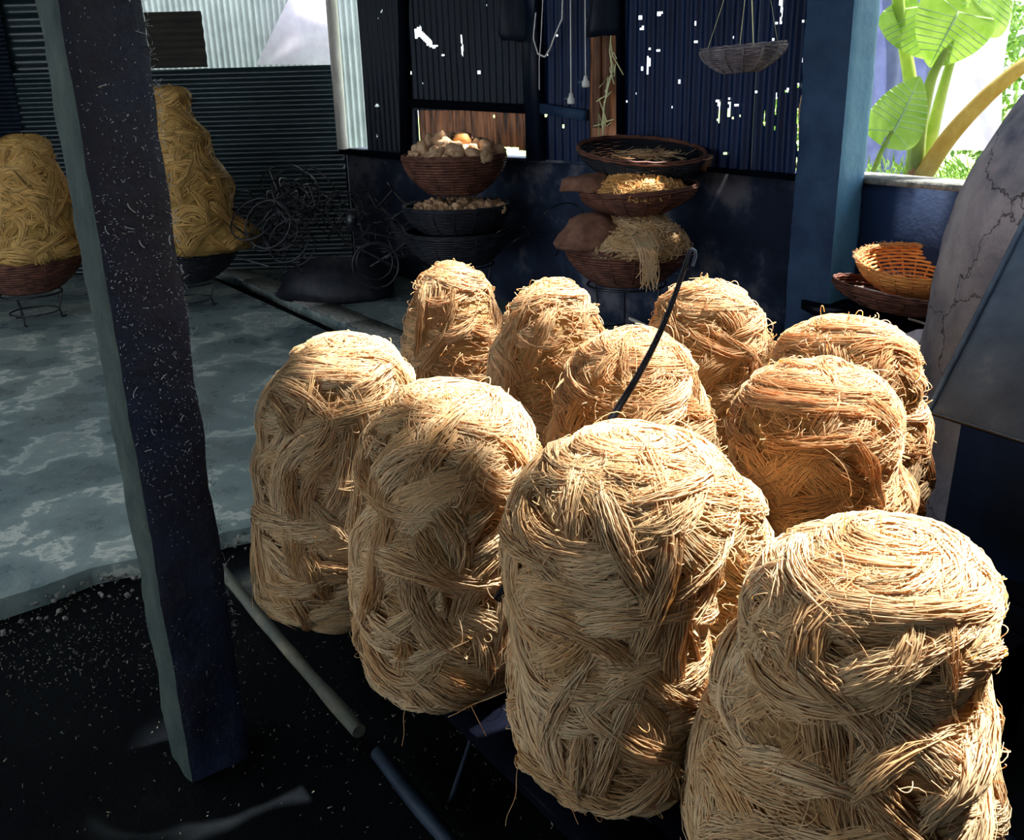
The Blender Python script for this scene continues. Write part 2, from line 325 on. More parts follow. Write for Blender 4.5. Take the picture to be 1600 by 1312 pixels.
mb = MB(); mb.box((-7.1, 7.5, 1.4), (.1, 6, 3.3)); mb.build('wall_left', M['roofm'], smooth=False, kind='structure')  # this and the next two: unseen walls added to limit ambient light
mb = MB(); mb.box((1.8, -2.2, 1.4), (7.4, .1, 3.3)); mb.box((-4.5, -2.2, 2.75), (5.2, .1, .6)); mb.build('wall_front', M['roofm'], smooth=False, kind='structure')
mb = MB(); mb.box((5.5, .9, 1.4), (.1, 6.2, 3.3)); mb.build('wall_right', M['roofm'], smooth=False, kind='structure')
# ---------------------------------------------------------------- back-left wall: horizontal corrugated sheets
def pip(x, y, poly):
    poly = np.asarray(poly); n = len(poly); ins = np.zeros(np.shape(x), bool); j = n-1
    for i in range(n):
        xi, yi = poly[i]; xj, yj = poly[j]
        c = ((yi > y) != (yj > y)) & (x < (xj-xi)*(y-yi)/(yj-yi+1e-12)+xi); ins ^= c; j = i
    return ins
def corr(name, u0, u1, z0, z1, fn, m, parent, vertical=True, pitch=.076, amp=.011, cell=.012, holes=(), ragged=0, seed=0, coarse=None):
    """corrugated sheet spanning u,z; fn(u,z,off)->point; vertical ridges or horizontal ridges; holes cut as missing cells"""
    cu = pitch/8 if vertical else (coarse or cell); cz = (coarse or cell) if vertical else pitch/8
    nu = max(2, int((u1-u0)/cu)); nz = max(2, int((z1-z0)/cz))
    U, Z = np.meshgrid(np.linspace(u0, u1, nu+1), np.linspace(z0, z1, nz+1))
    w_ = amp*np.sin((U if vertical else Z)*2*math.pi/pitch)
    dent = .006*sn(np.stack([U, Z, 0*U], -1), seed+11, 3)
    V = np.stack([fn(0, 0, 0)]*1)[0]
    O = fn(0., 0., 0.); DU = fn(1., 0., 0.)-O; DZ = fn(0., 1., 0.)-O; DN = fn(0., 0., 1.)-O
    V = O+U[..., None]*DU+Z[..., None]*DZ+(w_+dent)[..., None]*DN
    i = np.arange((nu+1)*(nz+1)).reshape(nz+1, nu+1)
    Q = np.stack([i[:-1, :-1], i[:-1, 1:], i[1:, 1:], i[1:, :-1]], -1)
    cu_ = (U[:-1, :-1]+U[1:, 1:])/2; cz_ = (Z[:-1, :-1]+Z[1:, 1:])/2; keep = np.ones(cu_.shape, bool)
    jx = cu_+.008*sn(np.stack([cu_, cz_, 0*cu_], -1), 77, 60); jz = cz_+.012*sn(np.stack([cu_, cz_, 0*cu_], -1), 78, 60)
    for h in holes: keep &= ~pip(jx, jz, h)
    if ragged: keep &= ~(cz_ < z0+ragged*(.5+.5*sn(np.stack([cu_, 0*cu_, 0*cu_], -1), seed+5, 25)))
    return mesh_np(name, V.reshape(-1, 3), Q[keep], m, parent)
def lp(u, z, off=0.): return np.array([u, YL-off, z])
LX = lambda x, y: (float(P(x, y, YL)[0]), float(P(x, y, YL)[2]))
wl = MB(); x525, z102 = LX(527, 101); xL = -8.0
wl.box((xL/2+x525/2, YL+.05, z102-.03), (x525-xL, .05, .06)); wl.box((xL/2+x525/2, YL+.05, .5), (x525-xL, .05, .06)); wl.box((x525-.02, YL+.05, .9), (.06, .06, 1.9))
WLo = wl.build('wall_left', M['soot'], smooth=False, kind='structure')
xs_ = [LX(14, 110)[0], LX(300, 110)[0], x525]
corr('corrugated_sheet', xs_[0], xs_[1]+.06, -.03, z102, lp, M['sheetteal'], WLo, False, coarse=.12, pitch=.083, amp=.012)
corr('corrugated_sheet', xs_[1], xs_[2], -.03, z102-.005, lambda u, z, o=0.: lp(u, z, o+.014), M['sheetteal'], WLo, False, coarse=.12, seed=4, pitch=.083, amp=.012)
corr('corrugated_sheet', xL, xs_[0]+.03, -.03, z102+1.1, lambda u, z, o=0.: lp(u, z, o+.02), M['sheetblack'], WLo, False, coarse=.2, seed=9)
corr('corrugated_sheet', xs_[0]-.1, LX(226, 60)[0], z102+.0, ROOF, lambda u, z, o=0.: lp(u, z, o-.05), M['sheetteal'], WLo, False, coarse=.2, seed=12, pitch=.12)
tb = LX(228, 22); te = LX(327, 101)
o = corr('rusty_patch_sheet', tb[0], te[0], te[1]-.02, tb[1]+.01, lambda u, z, o=0.: lp(u, z, o+.05), M['sheetbrown'], WLo, False, coarse=.1, seed=21, pitch=.11, amp=.01)
o['label'] = 'small rusty brown patch sheet'
# bright corrugated building outdoors, behind the open top of that wall
e = empty('corrugated_fence', (-3, 12, -.1), 'sunlit pale corrugated fence standing outside behind the dark back wall', 'fence')
for k in range(6):
    corr('corrugated_sheet', -6.6+k*.92, -5.66+k*.92, -.1, 4.2, lambda u, z, o=0., k=k: np.array([u, 12-o-.012*(k % 2), z]), M['sheetpale'], e, True, coarse=.4, pitch=.07, amp=.03, seed=k)
fr = MB(); fr.box((-4, 12.06, 2.), (5.6, .05, .08)); fr.build('rail', M['palewood'], e, False)
t0 = P(400, 101, 11.8); t1 = P(522, 101, 11.8); t2 = P(522, -40, 11.8); t3 = P(470, -40, 11.8)  # pale sheet added in place of a patch of sunlight
tp = np.array([t0, t1, t2, t3]); bk = tp+np.array([0, .012, 0])
tag(mesh_np('sunlit_patch_sheet', np.concatenate([tp, bk]), [[0, 1, 2, 3], [7, 6, 5, 4], [0, 4, 5, 1], [1, 5, 6, 2], [2, 6, 7, 3], [3, 7, 4, 0]], M['plastic'], smooth=False), 'white slanted sheet added as the sunlit patch on the corrugated fence', 'sheet')

# ---------------------------------------------------------------- long back wall
uEnd = W(1290, 277)[0]+.1
lw = MB(); nU = 60
lw.box(wp(uEnd/2, SILL/2-.05, -.09), (uEnd, .16, SILL+.1), [WD, WN, ZX])
WBo = lw.build('wall_back', M['lowwall'], smooth=False, kind='structure')
cp = MB(); cp.box(wp(uEnd/2, SILL+.008, -.085), (uEnd, .19, .02), [WD, WN, ZX]); cp.build('sill', M['lowwall'], WBo, False)
def wpoly(pts): return [W(x, y) for x, y in pts]
def blob(x, y, rx, ry, n=9): return wpoly([(x+rx*math.cos(t)*rng.uniform(.7, 1.2), y+ry*math.sin(t)*rng.uniform(.7, 1.2)) for t in np.linspace(0, 6.283, n, endpoint=False)])
holes = [wpoly([(651, 48), (661, 38), (664, 50), (674, 58), (678, 68), (688, 72), (678, 75), (668, 68), (662, 60), (652, 60)]),
         wpoly([(723, 54), (727, 60), (729, 78), (727, 90), (723, 80)]), wpoly([(631, 108), (634, 106), (636, 120), (630, 131), (627, 130)]), blob(641, 114, 3.5, 2.5),
         blob(752, 112, 2.2, 2.2), blob(696, 86, 2.2, 2.2), blob(630, 43, 2.4, 2), blob(590, 165, 2, 2), blob(567, 167, 2, 2), blob(664, 129, 2.2, 2), blob(588, 210, 2.2, 3),
         blob(882, 196, 2.4, 2.4), blob(852, 180, 2, 4),
         wpoly([(1218, -5), (1222, -5), (1221, 38), (1218, 38)]), wpoly([(1252, 150), (1257, 148), (1256, 170), (1257, 200), (1253, 236), (1248, 234), (1244, 222), (1245, 175)]), wpoly([(1245, 245), (1248, 250), (1244, 272), (1241, 272)]),
         wpoly([(1212, 144), (1215, 144), (1214, 182), (1211, 182)]), wpoly([(1194, 172), (1198, 174), (1196, 196), (1193, 194)]), wpoly([(1123, 158), (1126, 158), (1125, 190), (1123, 190)]), wpoly([(1140, 158), (1144, 162), (1142, 184), (1139, 182)]),
         blob(1231, 141, 3, 3), blob(1255, 91, 3.2, 3.6), blob(1184, 142, 2.2, 2.2), blob(1155, 164, 2.4, 2.4), blob(1211, 198, 2.2, 3), blob(1137, 240, 2.2, 2.6), blob(1209, 60, 2, 2), blob(1091, 36, 2, 2), blob(1091, 65, 2, 2),
         wpoly([(1012, 88), (1015, 88), (1015, 116), (1012, 116)]), blob(1029, 81, 2, 3), blob(1002, 45, 2, 3), blob(1032, 21, 3, 4), blob(1003, 28, 2, 5), blob(1264, 95, 3, 5), wpoly([(1259, 215), (1262, 215), (1261, 233), (1258, 233)])]
for k in range(26):
    x = rng.uniform(575, 1270); holes.append(blob(x, rng.uniform(5, 230), 1.3, rng.uniform(1.3, 3)))
uz = lambda x: W(x, 150)[0]
def ws(x0, x1, z0, z1, m, off=0, seed=0, **k): return corr('corrugated_sheet', uz(x0), uz(x1), z0, z1, lambda u, z, o=0.: wp(u, z, o+off), m, WBo, True, holes=holes, seed=seed, **k)
ztop = W(740, 166)[1]
ws(569, 652, SILL, 2.42, M['sheetblack'], 0, 1)
ws(648, 838, ztop-.03, 2.42, M['sheetblack'], .02, 2)
ws(845, 922, SILL, 2.42, M['sheetnavy'], 0, 3)
ws(972, 1082, SILL, 2.42, M['sheetnavy'], .0, 4)
ws(1076, 1180, SILL, 2.42, M['sheetnavy'], .018, 5)
ws(1174, 1300, SILL, 2.42, M['sheetnavy'], .0, 6)
# stained translucent sheets lit from outdoors
zb = SILL+.03
corr('translucent_sheet', uz(646), uz(839), zb+.02, ztop+.02, lambda u, z, o=0.: wp(u, z, o-.03), M['fibre'], WBo, True, coarse=.02, holes=holes, ragged=.06, seed=31)['label'] = 'stained brown translucent sheet glowing at its ragged foot'
corr('translucent_sheet', uz(918), uz(970), SILL, 2.42, lambda u, z, o=0.: wp(u, z, o-.03), M['fibre'], WBo, True, coarse=.03, seed=33, pitch=.1)
# timbers on that wall
def beam(x0, y0, x1, y1, wd, th, m=M['soot'], off=.04, name='beam'):
    u0, z0 = W(x0, y0); u1, z1 = W(x1, y1); p = wp(u0, z0, off); q = wp(u1, z1, off); d = q-p; L = np.linalg.norm(d); d /= L; n2 = np.cross(d, WN)
    b_ = MB(); b_.box((p+q)/2, (L, th, wd), [d, WN, n2], .002); return b_.build(name, m, WBo, False)
beam(640, 160, 832, 170, .06, .05); beam(848, 168, 922, 180, .07, .05, M['bluepost']); beam(540, 235, 652, 246, .05, .06); beam(1100, 262, 1260, 277, .03, .05)
beam(838, -80, 845, 250, .13, .07, M['sheetblack'], .05, 'wooden_stud'); beam(642, 250, 638, -60, .08, .06, M['soot'], .05, 'wooden_stud')
beam(935, -60, 933, 200, .06, .03, M['plank'], .0, 'plank'); beam(952, -60, 951, 196, .05, .02, M['plank'], .02, 'plank'); beam(974, 210, 974, -60, .04, .04, M['soot'], .03, 'wooden_stud')
beam(1108, 265, 1112, 240, .06, .05, M['plank'], .05, 'plank')
# pale pole in the gap of the corner
pl = MB(); b0 = P(536, 236, WA[1]-.12); t_ = P(533, 0, WA[1]-.12); pl.tube([b0*np.array([1, 1, 0])+ZX*(SILL+.02), b0*np.array([1, 1, 0])+ZX*ROOF+np.array([.01, 0, 0])], .05, 12)
tag(pl.build('pole', M['palewood']), 'bleached round pole standing in the bright gap at the back corner', 'pole')

# ---------------------------------------------------------------- window side: low wall, posts
V0 = G(1335, 283, SILL); V1 = G(1560, 303, SILL); vd = V1-V0; vL = np.linalg.norm(vd); vd /= vL; vn = np.array([vd[1], -vd[0], 0]); vn = vn if vn@(_C-V0) > 0 else -vn
mb = MB(); mb.box(V0+vd*(vL/2-.05)-vn*.09+ZX*(-SILL/2-.04), (vL+.5, .18, SILL+.1), [vd, vn, ZX]); WR = mb.build('wall_right', M['navywall'], smooth=False, kind='structure')
mb = MB(); mb.box(V0+vd*(vL/2-.05)-vn*.10+ZX*.012, (vL+.5, .24, .03), [vd, vn, ZX], .003); mb.build('sill', M['rubble'], WR, False)
def square_post(name, c, s, ang, z1, mf, ms, label, lean=(0, 0), side='left', rough=.004, seed=0):
    """front face and side faces are parts of their own because the side light is put into the side colour"""
    e = empty(name, (c[0], c[1], -.08), label, 'post'); d1 = np.array([math.cos(ang), math.sin(ang), 0]); d2 = np.array([-d1[1], d1[0], 0])
    nz = 110; zz = np.linspace(-.08, z1, nz); per = []
    k = 9
    ts = np.linspace(-1, 1, k)
    ring = [(t, -1) for t in ts]+[(1, t) for t in ts[1:]]+[(t, 1) for t in ts[::-1][1:]]+[(-1, t) for t in ts[::-1][1:-1]]
    ring = np.array(ring)*(s/2); ring = ring*(1-.05*((np.abs(ring[:, :1]) > s/2*.99) & (np.abs(ring[:, 1:]) > s/2*.99)))
    P0 = np.array([c[0], c[1], 0])+ring[None, :, :1]*d1+ring[None, :, 1:]*d2+zz[:, None, None]*ZX+(zz[:, None, None]/z1)*np.array([lean[0], lean[1], 0])
    out = (ring[:, :1]*d1+ring[:, 1:]*d2)/s*2
    P0 = P0+out[None]*(rough*(sn(P0, seed, 18)+.6*sn(P0, seed+1, 70)))[..., None]
    n = len(ring); i = np.arange(nz*n).reshape(nz, n); nx = np.roll(i, -1, 1)
    Q = np.stack([i[:-1], nx[:-1], nx[1:], i[1:]], -1)     # (nz-1, n, 4)
    fr_ = np.arange(n) < k-1; sd = ~fr_
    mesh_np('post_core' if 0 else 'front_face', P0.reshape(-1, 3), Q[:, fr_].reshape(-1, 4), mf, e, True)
    o = mesh_np('side_faces', P0.reshape(-1, 3), Q[:, sd].reshape(-1, 4), ms, e, True); o['label'] = 'side faces with the side light put into a paler colour'
    return e, d1, d2, P0, s
ang = math.atan2(.78, .63)-math.pi/2+math.radians(90)   # direction of the face width
fa = math.atan2(-.78, .63)+math.pi/2
pc = np.array([-.865, 2.17]); PS = .172
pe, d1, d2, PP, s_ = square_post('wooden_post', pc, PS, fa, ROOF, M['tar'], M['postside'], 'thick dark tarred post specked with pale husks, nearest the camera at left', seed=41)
# flecks stuck on the near post
mb = MB(); c3 = np.array([pc[0], pc[1], 0])
for k in range(900):
    z = (rng.beta(2.2, 2.2)*1.3+.55) if rng.random() < .75 else rng.uniform(0, 2.3)
    t = rng.uniform(-.48, .48)*PS; c = c3+d1*t-d2*(PS/2+.0035)+ZX*z
    a = rng.uniform(0, 3.14); L = rng.gamma(1.6, .0009)+.0008; u = math.cos(a)*d1+math.sin(a)*ZX; v = np.cross(d2, u)
    mb.box(c, (L*1.6, .0009, rng.uniform(.0007, .0014)), [u, d2, v])
for k in range(14):
    z = rng.uniform(.5, 1.9); t = rng.uniform(-.4, .4)*PS; c = c3+d1*t-d2*(PS/2+.004)+ZX*z; a = rng.uniform(0, 3.14); u = math.cos(a)*d1+math.sin(a)*ZX; L = rng.uniform(.008, .018)
    pts = [c+u*x*L+d1*.3*L*x*x for x in np.linspace(-1, 1, 6)]; mb.tube(pts, .0011, 4)
mb.build('husk_flecks', M['husk'], pe, False, 'stuff')
mb = MB(); e_ = c3-d2*PS/2+d1*PS/2
for k in range(300):
    c = e_+ZX*rng.uniform(.3, 2.4)+rng.normal(0, .002, 3); mb.tube([c, c+rng.normal(0, .004, 3), c+rng.normal(0, .008, 3)], .0006, 3)
mb.build('splinters', M['husk'], pe, False, 'stuff')
# far right post: dark face left, light on the right face coloured in pale blue
ec = P(1314, 250, 5.0); s2 = .27; wa = math.atan2(WD[1], WD[0])
c2 = ec[:2]+(-WD[:2]*s2/2)-WN[:2]*s2/2
e2 = square_post('wooden_post', c2, s2, wa, ROOF, M['bluepost'], M['bluelight'], 'blue haze-tinted square post between the back wall and the bright window', rough=.005, seed=51)
bits = MB()

# ---------------------------------------------------------------- rack of planks that carries the noodle piles
RT = .34
rk = empty('plank_rack', ab(-2., 1.4, -.07), 'low dark plank rack under the pale noodle piles', 'rack')
b = .86; first = None
while b < 2.4:
    a0 = -2.72-(b-.71)*.5; a0 = max(a0, -3.38); a1 = -.55 if b < 1.5 else -.95
    if first is None:
        mb = MB(); mb.box(ab((a0+a1)/2, b+.06, RT-.02), (a1-a0, .115, .035), [AX, BX, ZX], .003); first = mb.build('plank', M['soot'], rk, False)
    else:
        mb = MB(); mb.box(ab((a0+a1)/2, b+.06, RT-.02+rng.normal(0, .002)), (a1-a0, .115, .035), [AX, BX, ZX], .003); mb.build('plank', M['soot'], rk, False)
    b += .13
for a, b in ((-2.5, 1.2), (-.9, 1.25), (-1.6, 1.25), (-3.2, 1.9), (-1.05, 2.3), (-2.2, 2.3)):
    mb = MB(); mb.box(ab(a, b, (RT-.04)/2-.04), (.07, .07, RT+.05), [AX, BX, ZX], .002); mb.build('leg', M['soot'], rk, False)
for b in (1.0, 2.3):
    mb = MB(); mb.box(ab(-1.8, b, RT-.065), (2.0, .06, .05), [AX, BX, ZX]); mb.build('bearer', M['soot'], rk, False)
# poles
def pole(name, pts, r, m, label, cat='pole', n=10):
    mb = MB(); pts = np.array(pts, float); K = 14; t = np.linspace(0, 1, K)[:, None]; Q_ = pts[0]*(1-t)+pts[1]*t; Q_ = Q_+.006*np.stack([sn(Q_, 8, 5), sn(Q_, 9, 5), sn(Q_, 10, 5)], -1)
    V, Q = tube(Q_[None], r*(1+.12*sn(Q_, 12, 20))[None], n); mb.add(V, Q)
    for e in (0, -1): mb.add(np.concatenate([V.reshape(K, n, 3)[e], [Q_[e]]]), T=[[i, (i+1) % n, n] for i in range(n)])
    return tag(mb.build(name, m), label, cat)
pole('bamboo_pole', [G(343, 888, .02), G(560, 1145, .0)], .02, M['bamboo'], 'weathered bamboo pole lying on the dark ground beside the near post')
pole('bamboo_pole', [G(590, 1178, -.03), G(712, 1330, -.03)], .022, M['bluepole'], 'blue-black pole on the ground at the bottom edge, in line with the bamboo')
pole('stick', [G(752, 1105, .12), G(700, 1262, -.05)], .007, M['bluepole'], 'thin bluish stick propped under the noodle piles', 'stick')
pole('iron_bar', [G(985, 497, .2), G(1050, 527, .2)], .012, M['palewood'], 'pale bar seen between the piles in front of the basket stand', 'bar')

# ---------------------------------------------------------------- noodle piles
def ridge(P3, r, out):
    """strands as three-vertex ridged strips whose crest points along out"""
    N_, K, _ = P3.shape; T = np.gradient(P3, axis=1); T /= np.linalg.norm(T, axis=2, keepdims=True)+1e-9
    sd = np.cross(T, out); sd /= np.linalg.norm(sd, axis=2, keepdims=True)+1e-9; up = np.cross(sd, T); r = np.broadcast_to(np.asarray(r, float), (N_, K))[..., None]
    V = np.stack([P3-sd*r-up*r*.35, P3+up*r*1.2, P3+sd*r-up*r*.35], 2); i = np.arange(N_*K*3).reshape(N_, K, 3)
    Q = np.stack([i[:, :-1, :-1], i[:, :-1, 1:], i[:, 1:, 1:], i[:, 1:, :-1]], -1).reshape(-1, 4)
    return V.reshape(-1, 3), Q
def strands_to_mesh(name, P3, r, m, parent, kind=None):
    V, Q = tube(P3, r, 3); return mesh_np(name, V, Q, m, parent, True, kind)
class Pile:
    def __init__(s, base, Ht, prof, seed, lean=(0, 0), ell=(1, 1), lump=.05, lfreq=9, dome=.3):
        s.base = np.array(base, float); s.H = Ht; s.prof = np.array(prof, float); s.seed = seed; s.lean = np.array([lean[0], lean[1], 0.]); s.ell = ell; s.lump = lump; s.lf = lfreq
        # meridian: from the pole at the top outwards/down; prof rows (radius, height fraction) top -> bottom
        pr = s.prof.copy(); pr[:, 1] *= Ht; t = np.linspace(0, len(pr)-1, 90); i = np.arange(len(pr))
        def cr(y):   # Catmull-Rom
            k = np.clip(t.astype(int), 0, len(pr)-2); f = t-k; p = lambda j: y[np.clip(j, 0, len(pr)-1)]
            a, b_, c, d = p(k-1), p(k), p(k+1), p(k+2)
            return .5*((2*b_)+(c-a)*f+(2*a-5*b_+4*c-d)*f**2+(3*b_-a-3*c+d)*f**3)
        s.R = np.maximum(cr(pr[:, 0]), 0.0); s.Z = cr(pr[:, 1]); s.M = np.concatenate([[0], np.cumsum(np.hypot(np.diff(s.R), np.diff(s.Z)))])
    def at(s, th, m, lift=0.):
        m = np.clip(m, 0, s.M[-1]); R = np.interp(m, s.M, s.R); Z = np.interp(m, s.M, s.Z)
        R1 = np.interp(m+.01, s.M, s.R); R0 = np.interp(m-.01, s.M, s.R); Z1 = np.interp(m+.01, s.M, s.Z); Z0 = np.interp(m-.01, s.M, s.Z)
        nr = -(Z1-Z0); nz = (R1-R0); L = np.hypot(nr, nz)+1e-9; nr = nr/L; nz = nz/L
        d = np.stack([np.cos(th), np.sin(th), 0*th], -1); q = np.stack([np.cos(th)*R, np.sin(th)*R, Z], -1)
        lu = s.lump*R*sn(q, s.seed, s.lf)*np.clip(R/.08, 0, 1)+lift
        X = (R+lu*nr)[..., None]*d; X[..., 0] *= s.ell[0]; X[..., 1] *= s.ell[1]; X[..., 2] = Z+lu*nz
        return X+s.base+s.lean*(Z/s.H)[..., None]
def make_pile(name, label, base, Ht, prof, seed, nb, ns, m='noodle', core='core', lean=(0, 0), ell=(1, 1), lump=.085, r=.0013, top=12, fuzz=160, wid=(.035, .075), ln=(.14, .34), cat='noodle pile', group=None, bname='noodle_bundle', K=8, lfreq=9, curly=1., steep=None):
    g = np.random.default_rng(seed); pl = Pile(base, Ht, prof, seed, lean, ell, lump, lfreq)
    e = empty(name, base, label, cat, group)
    mm = np.linspace(.0, pl.M[-1], 46); th = np.linspace(0, 2*math.pi, 56, endpoint=False); MM, TT = np.meshgrid(mm, th, indexing='ij')
    V = pl.at(TT, MM, -.006); i = np.arange(V.shape[0]*V.shape[1]).reshape(V.shape[:2]); a, b_ = i[:-1], i[1:]
    bt = V[-1].mean(0)
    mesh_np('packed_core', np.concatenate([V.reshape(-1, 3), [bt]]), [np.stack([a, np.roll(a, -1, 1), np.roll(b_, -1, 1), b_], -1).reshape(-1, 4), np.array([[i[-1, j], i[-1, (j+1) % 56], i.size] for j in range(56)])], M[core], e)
    camdir = math.atan2(-base[1], -base[0]); t = np.linspace(0, 1, K)
    n = ns*13; th0 = camdir+g.uniform(-2.3, 2.3, (n, 1)); m0 = g.uniform(0, 1, (n, 1))**.8*pl.M[-1]*.97; hd = .9*sn(np.concatenate([np.cos(th0), np.sin(th0), m0*4], 1), seed+7, 1.6)[:, None]+g.normal(0, .3, (n, 1)); ll = g.uniform(.07, .16, (n, 1)); q_ = (t[None]-.5)*ll
    Rl = np.maximum(np.interp(m0, pl.M, pl.R), .06); X3 = pl.at(th0+q_*np.cos(hd)/Rl, m0-q_*np.sin(hd), -.003+.008*np.sin(3.14*t)[None]*g.uniform(.3, 1, (n, 1))); o_ = X3-(base+np.array([0, 0, Ht*.45]))
    V, Q = ridge(X3, r*1.1*np.ones((n, K)), o_/np.linalg.norm(o_, axis=2, keepdims=True)); mesh_np('inner_strands', V, Q, M[m], e, kind='stuff', tone=np.repeat(g.uniform(.1, .6, n), K*3))  # inner strands toned darker, standing in for shade between bundles
    for k in range(nb):
        W_ = g.uniform(*wid); L = g.uniform(*ln); n = int(ns*g.uniform(.7, 1.3)*(W_/(sum(wid)/2)))
        w_ = g.uniform(-1, 1, n); w_ = np.sign(w_)*np.abs(w_)**1.0; layer = k/nb
        fan = g.uniform(.3, 1.2); pinch = (1-fan*.5)+fan*.6*np.sin(math.pi*np.clip(t*g.uniform(.8, 1.2)+g.uniform(-.1, .2), 0, 1))
        t0 = g.uniform(-.1, .10, n)[:, None]; tt = t[None]*(1-g.uniform(0, .25, n)[:, None])+t0
        kap = g.normal(0, 4.5)
        s_ = (tt-.5)*L
        ha = kap*s_
        if abs(kap) < .05: kap = .05
        # arc
        x = np.sin(ha)/kap; y = (1-np.cos(ha))/kap
        off = w_[:, None]*W_*.5*pinch[None]
        x = x-off*np.sin(ha); y = y+off*np.cos(ha)
        wob = .0042*curly
        f1 = g.uniform(4, 14, (n, 1)); p1 = g.uniform(0, 6.28, (n, 1)); x = x+wob*np.sin(f1*tt+p1)*g.uniform(.3, 1.6, (n, 1)); y = y+wob*np.sin(f1*1.3*tt+p1*2)*g.uniform(.3, 1.6, (n, 1))
        if k < nb-top:
            hd = g.normal(0, .55) if g.random() < .62 else g.normal(1.2, .5)*(1 if g.random() < .5 else -1)
            if steep is not None: hd = g.normal(steep, .35)*(1 if g.random() < .5 else -1)
            th0 = camdir+2.1*(2*((k*.618034+seed*.37) % 1)-1)
            mt = pl.M[-1]; m_top = np.interp(.6, np.arange(90)/89., pl.M)*.25
            m0 = m_top*.6+(mt*.98-m_top*.6)*((k*.754877+seed*.11) % 1)+g.normal(0, .01)
            X = x*math.cos(hd)-y*math.sin(hd); Y = x*math.sin(hd)+y*math.cos(hd)
            mpos = m0-Y; Rl = np.maximum(np.interp(np.clip(m0, 0, mt), pl.M, pl.R), .06)
            Rl = np.maximum(np.interp(np.clip(mpos, 0, mt), pl.M, pl.R), .75*Rl)
            thp = th0+X/Rl
        else:
            R_top = pl.R.max()*.8; rad = R_top*math.sqrt(g.uniform(.02, 1.05)); a0 = g.uniform(0, 6.28); span = min(3.6, L/max(rad, .04))
            aa = a0+(tt-.5)*span*1.3; rr = rad+off*.9+wob*np.sin(f1*tt+p1)
            X = np.cos(aa)*rr*1.0+.02; Y = np.sin(aa)*rr*.85
            thp = np.arctan2(Y, X); mpos = np.hypot(X, Y)
        hgt = g.uniform(.005, .024)
        lift = (.002+hgt*(1-w_**2)[:, None]*np.sin(math.pi*np.clip(tt, 0, 1))**.6*g.uniform(.35, 1, (n, 1)))-.006*(np.abs(t[None]-.5)*2)**4+.003*np.sin(f1*.7*tt+p1)
        # a few ends spring out
        sp = (g.random(n) < .10)[:, None]; lift = lift+sp*g.uniform(.004, .02, (n, 1))*np.clip(tt-.75, 0, 1)*4
        X3 = pl.at(thp, mpos, lift); X3[..., 2] = np.maximum(X3[..., 2], base[2]+.002-.03*(base[2] < .5))
        rr_ = r*g.uniform(.7, 1.25, (n, 1))*np.clip(np.minimum(t, 1-t)*8+.45, 0, 1)[None]
        ctr = base+pl.lean*.5+np.array([0, 0, Ht*.45]); o_ = X3-ctr; o_[..., 2] *= np.where(o_[..., 2] > 0, 1.3, .2)*(.35/max(Ht, .35)) if False else .6
        V, Q = ridge(X3, rr_, o_/np.linalg.norm(o_, axis=2, keepdims=True)); mesh_np(bname, V, Q, M[m], e, tone=np.repeat(np.clip(g.gamma(1.3, .16, n), 0, .65), K*3))
    # loose ends
    n = int(fuzz*3); th0 = camdir+g.uniform(-2.3, 2.3, (n, 1)); m0 = (g.beta(1, 1.6, (n, 1))*pl.M[-1]*.98)+.01; t = np.linspace(0, 1, K)[None]
    L = g.gamma(2.2, .009, (n, 1)); hd = g.uniform(0, 6.28, (n, 1)); cu = g.normal(0, 2.2, (n, 1)); hh = hd+cu*t
    X = np.cumsum(np.cos(hh), 1)/K*L*2; Y = np.cumsum(np.sin(hh), 1)/K*L*2; Rl = np.maximum(np.interp(m0, pl.M, pl.R), .05)
    X3 = pl.at(th0+X/Rl, m0+Y, .002+g.gamma(2, .0045, (n, 1))*np.sin(t*g.uniform(1.5, 3.1, (n, 1))))
    if name != 'noodle_pile' or True:
        o_ = X3-(base+np.array([0, 0, Ht*.45])); V, Q = ridge(X3, r*.8*np.ones((n, K)), o_/np.linalg.norm(o_, axis=2, keepdims=True)); mesh_np('loose_strands', V, Q, M[m], e, kind='stuff')
    return e, pl
R2 = lambda s, *rows: [(a*s, b) for a, b in rows]
def tall(r, top=.86, waist=.97, foot=1.0, hat=None):
    return R2(r, (0, 1.0), (.33*top, .985), (.62*top, .94), (.85*top, .87), (.98*top, .78), (1.0*(top+waist)/2, .72), (waist, .58), ((waist+foot)/2*1.02, .42), (foot, .27), (foot*.97, .13), (foot*.80, .02), (foot*.6, 0))
def tier(r, t1=1.0, w1=.9, f=1.0):
    return R2(r, (0, 1.0), (.38*t1, .987), (.70*t1, .945), (.92*t1, .875), (t1*1.02, .78), (t1*.99, .68), (w1*1.0, .57), (w1*.98, .47), (f*.99, .38), (f*1.02, .24), (f*.97, .11), (f*.80, .02), (f*.6, 0))
gp_ = None
Z0 = RT+.005
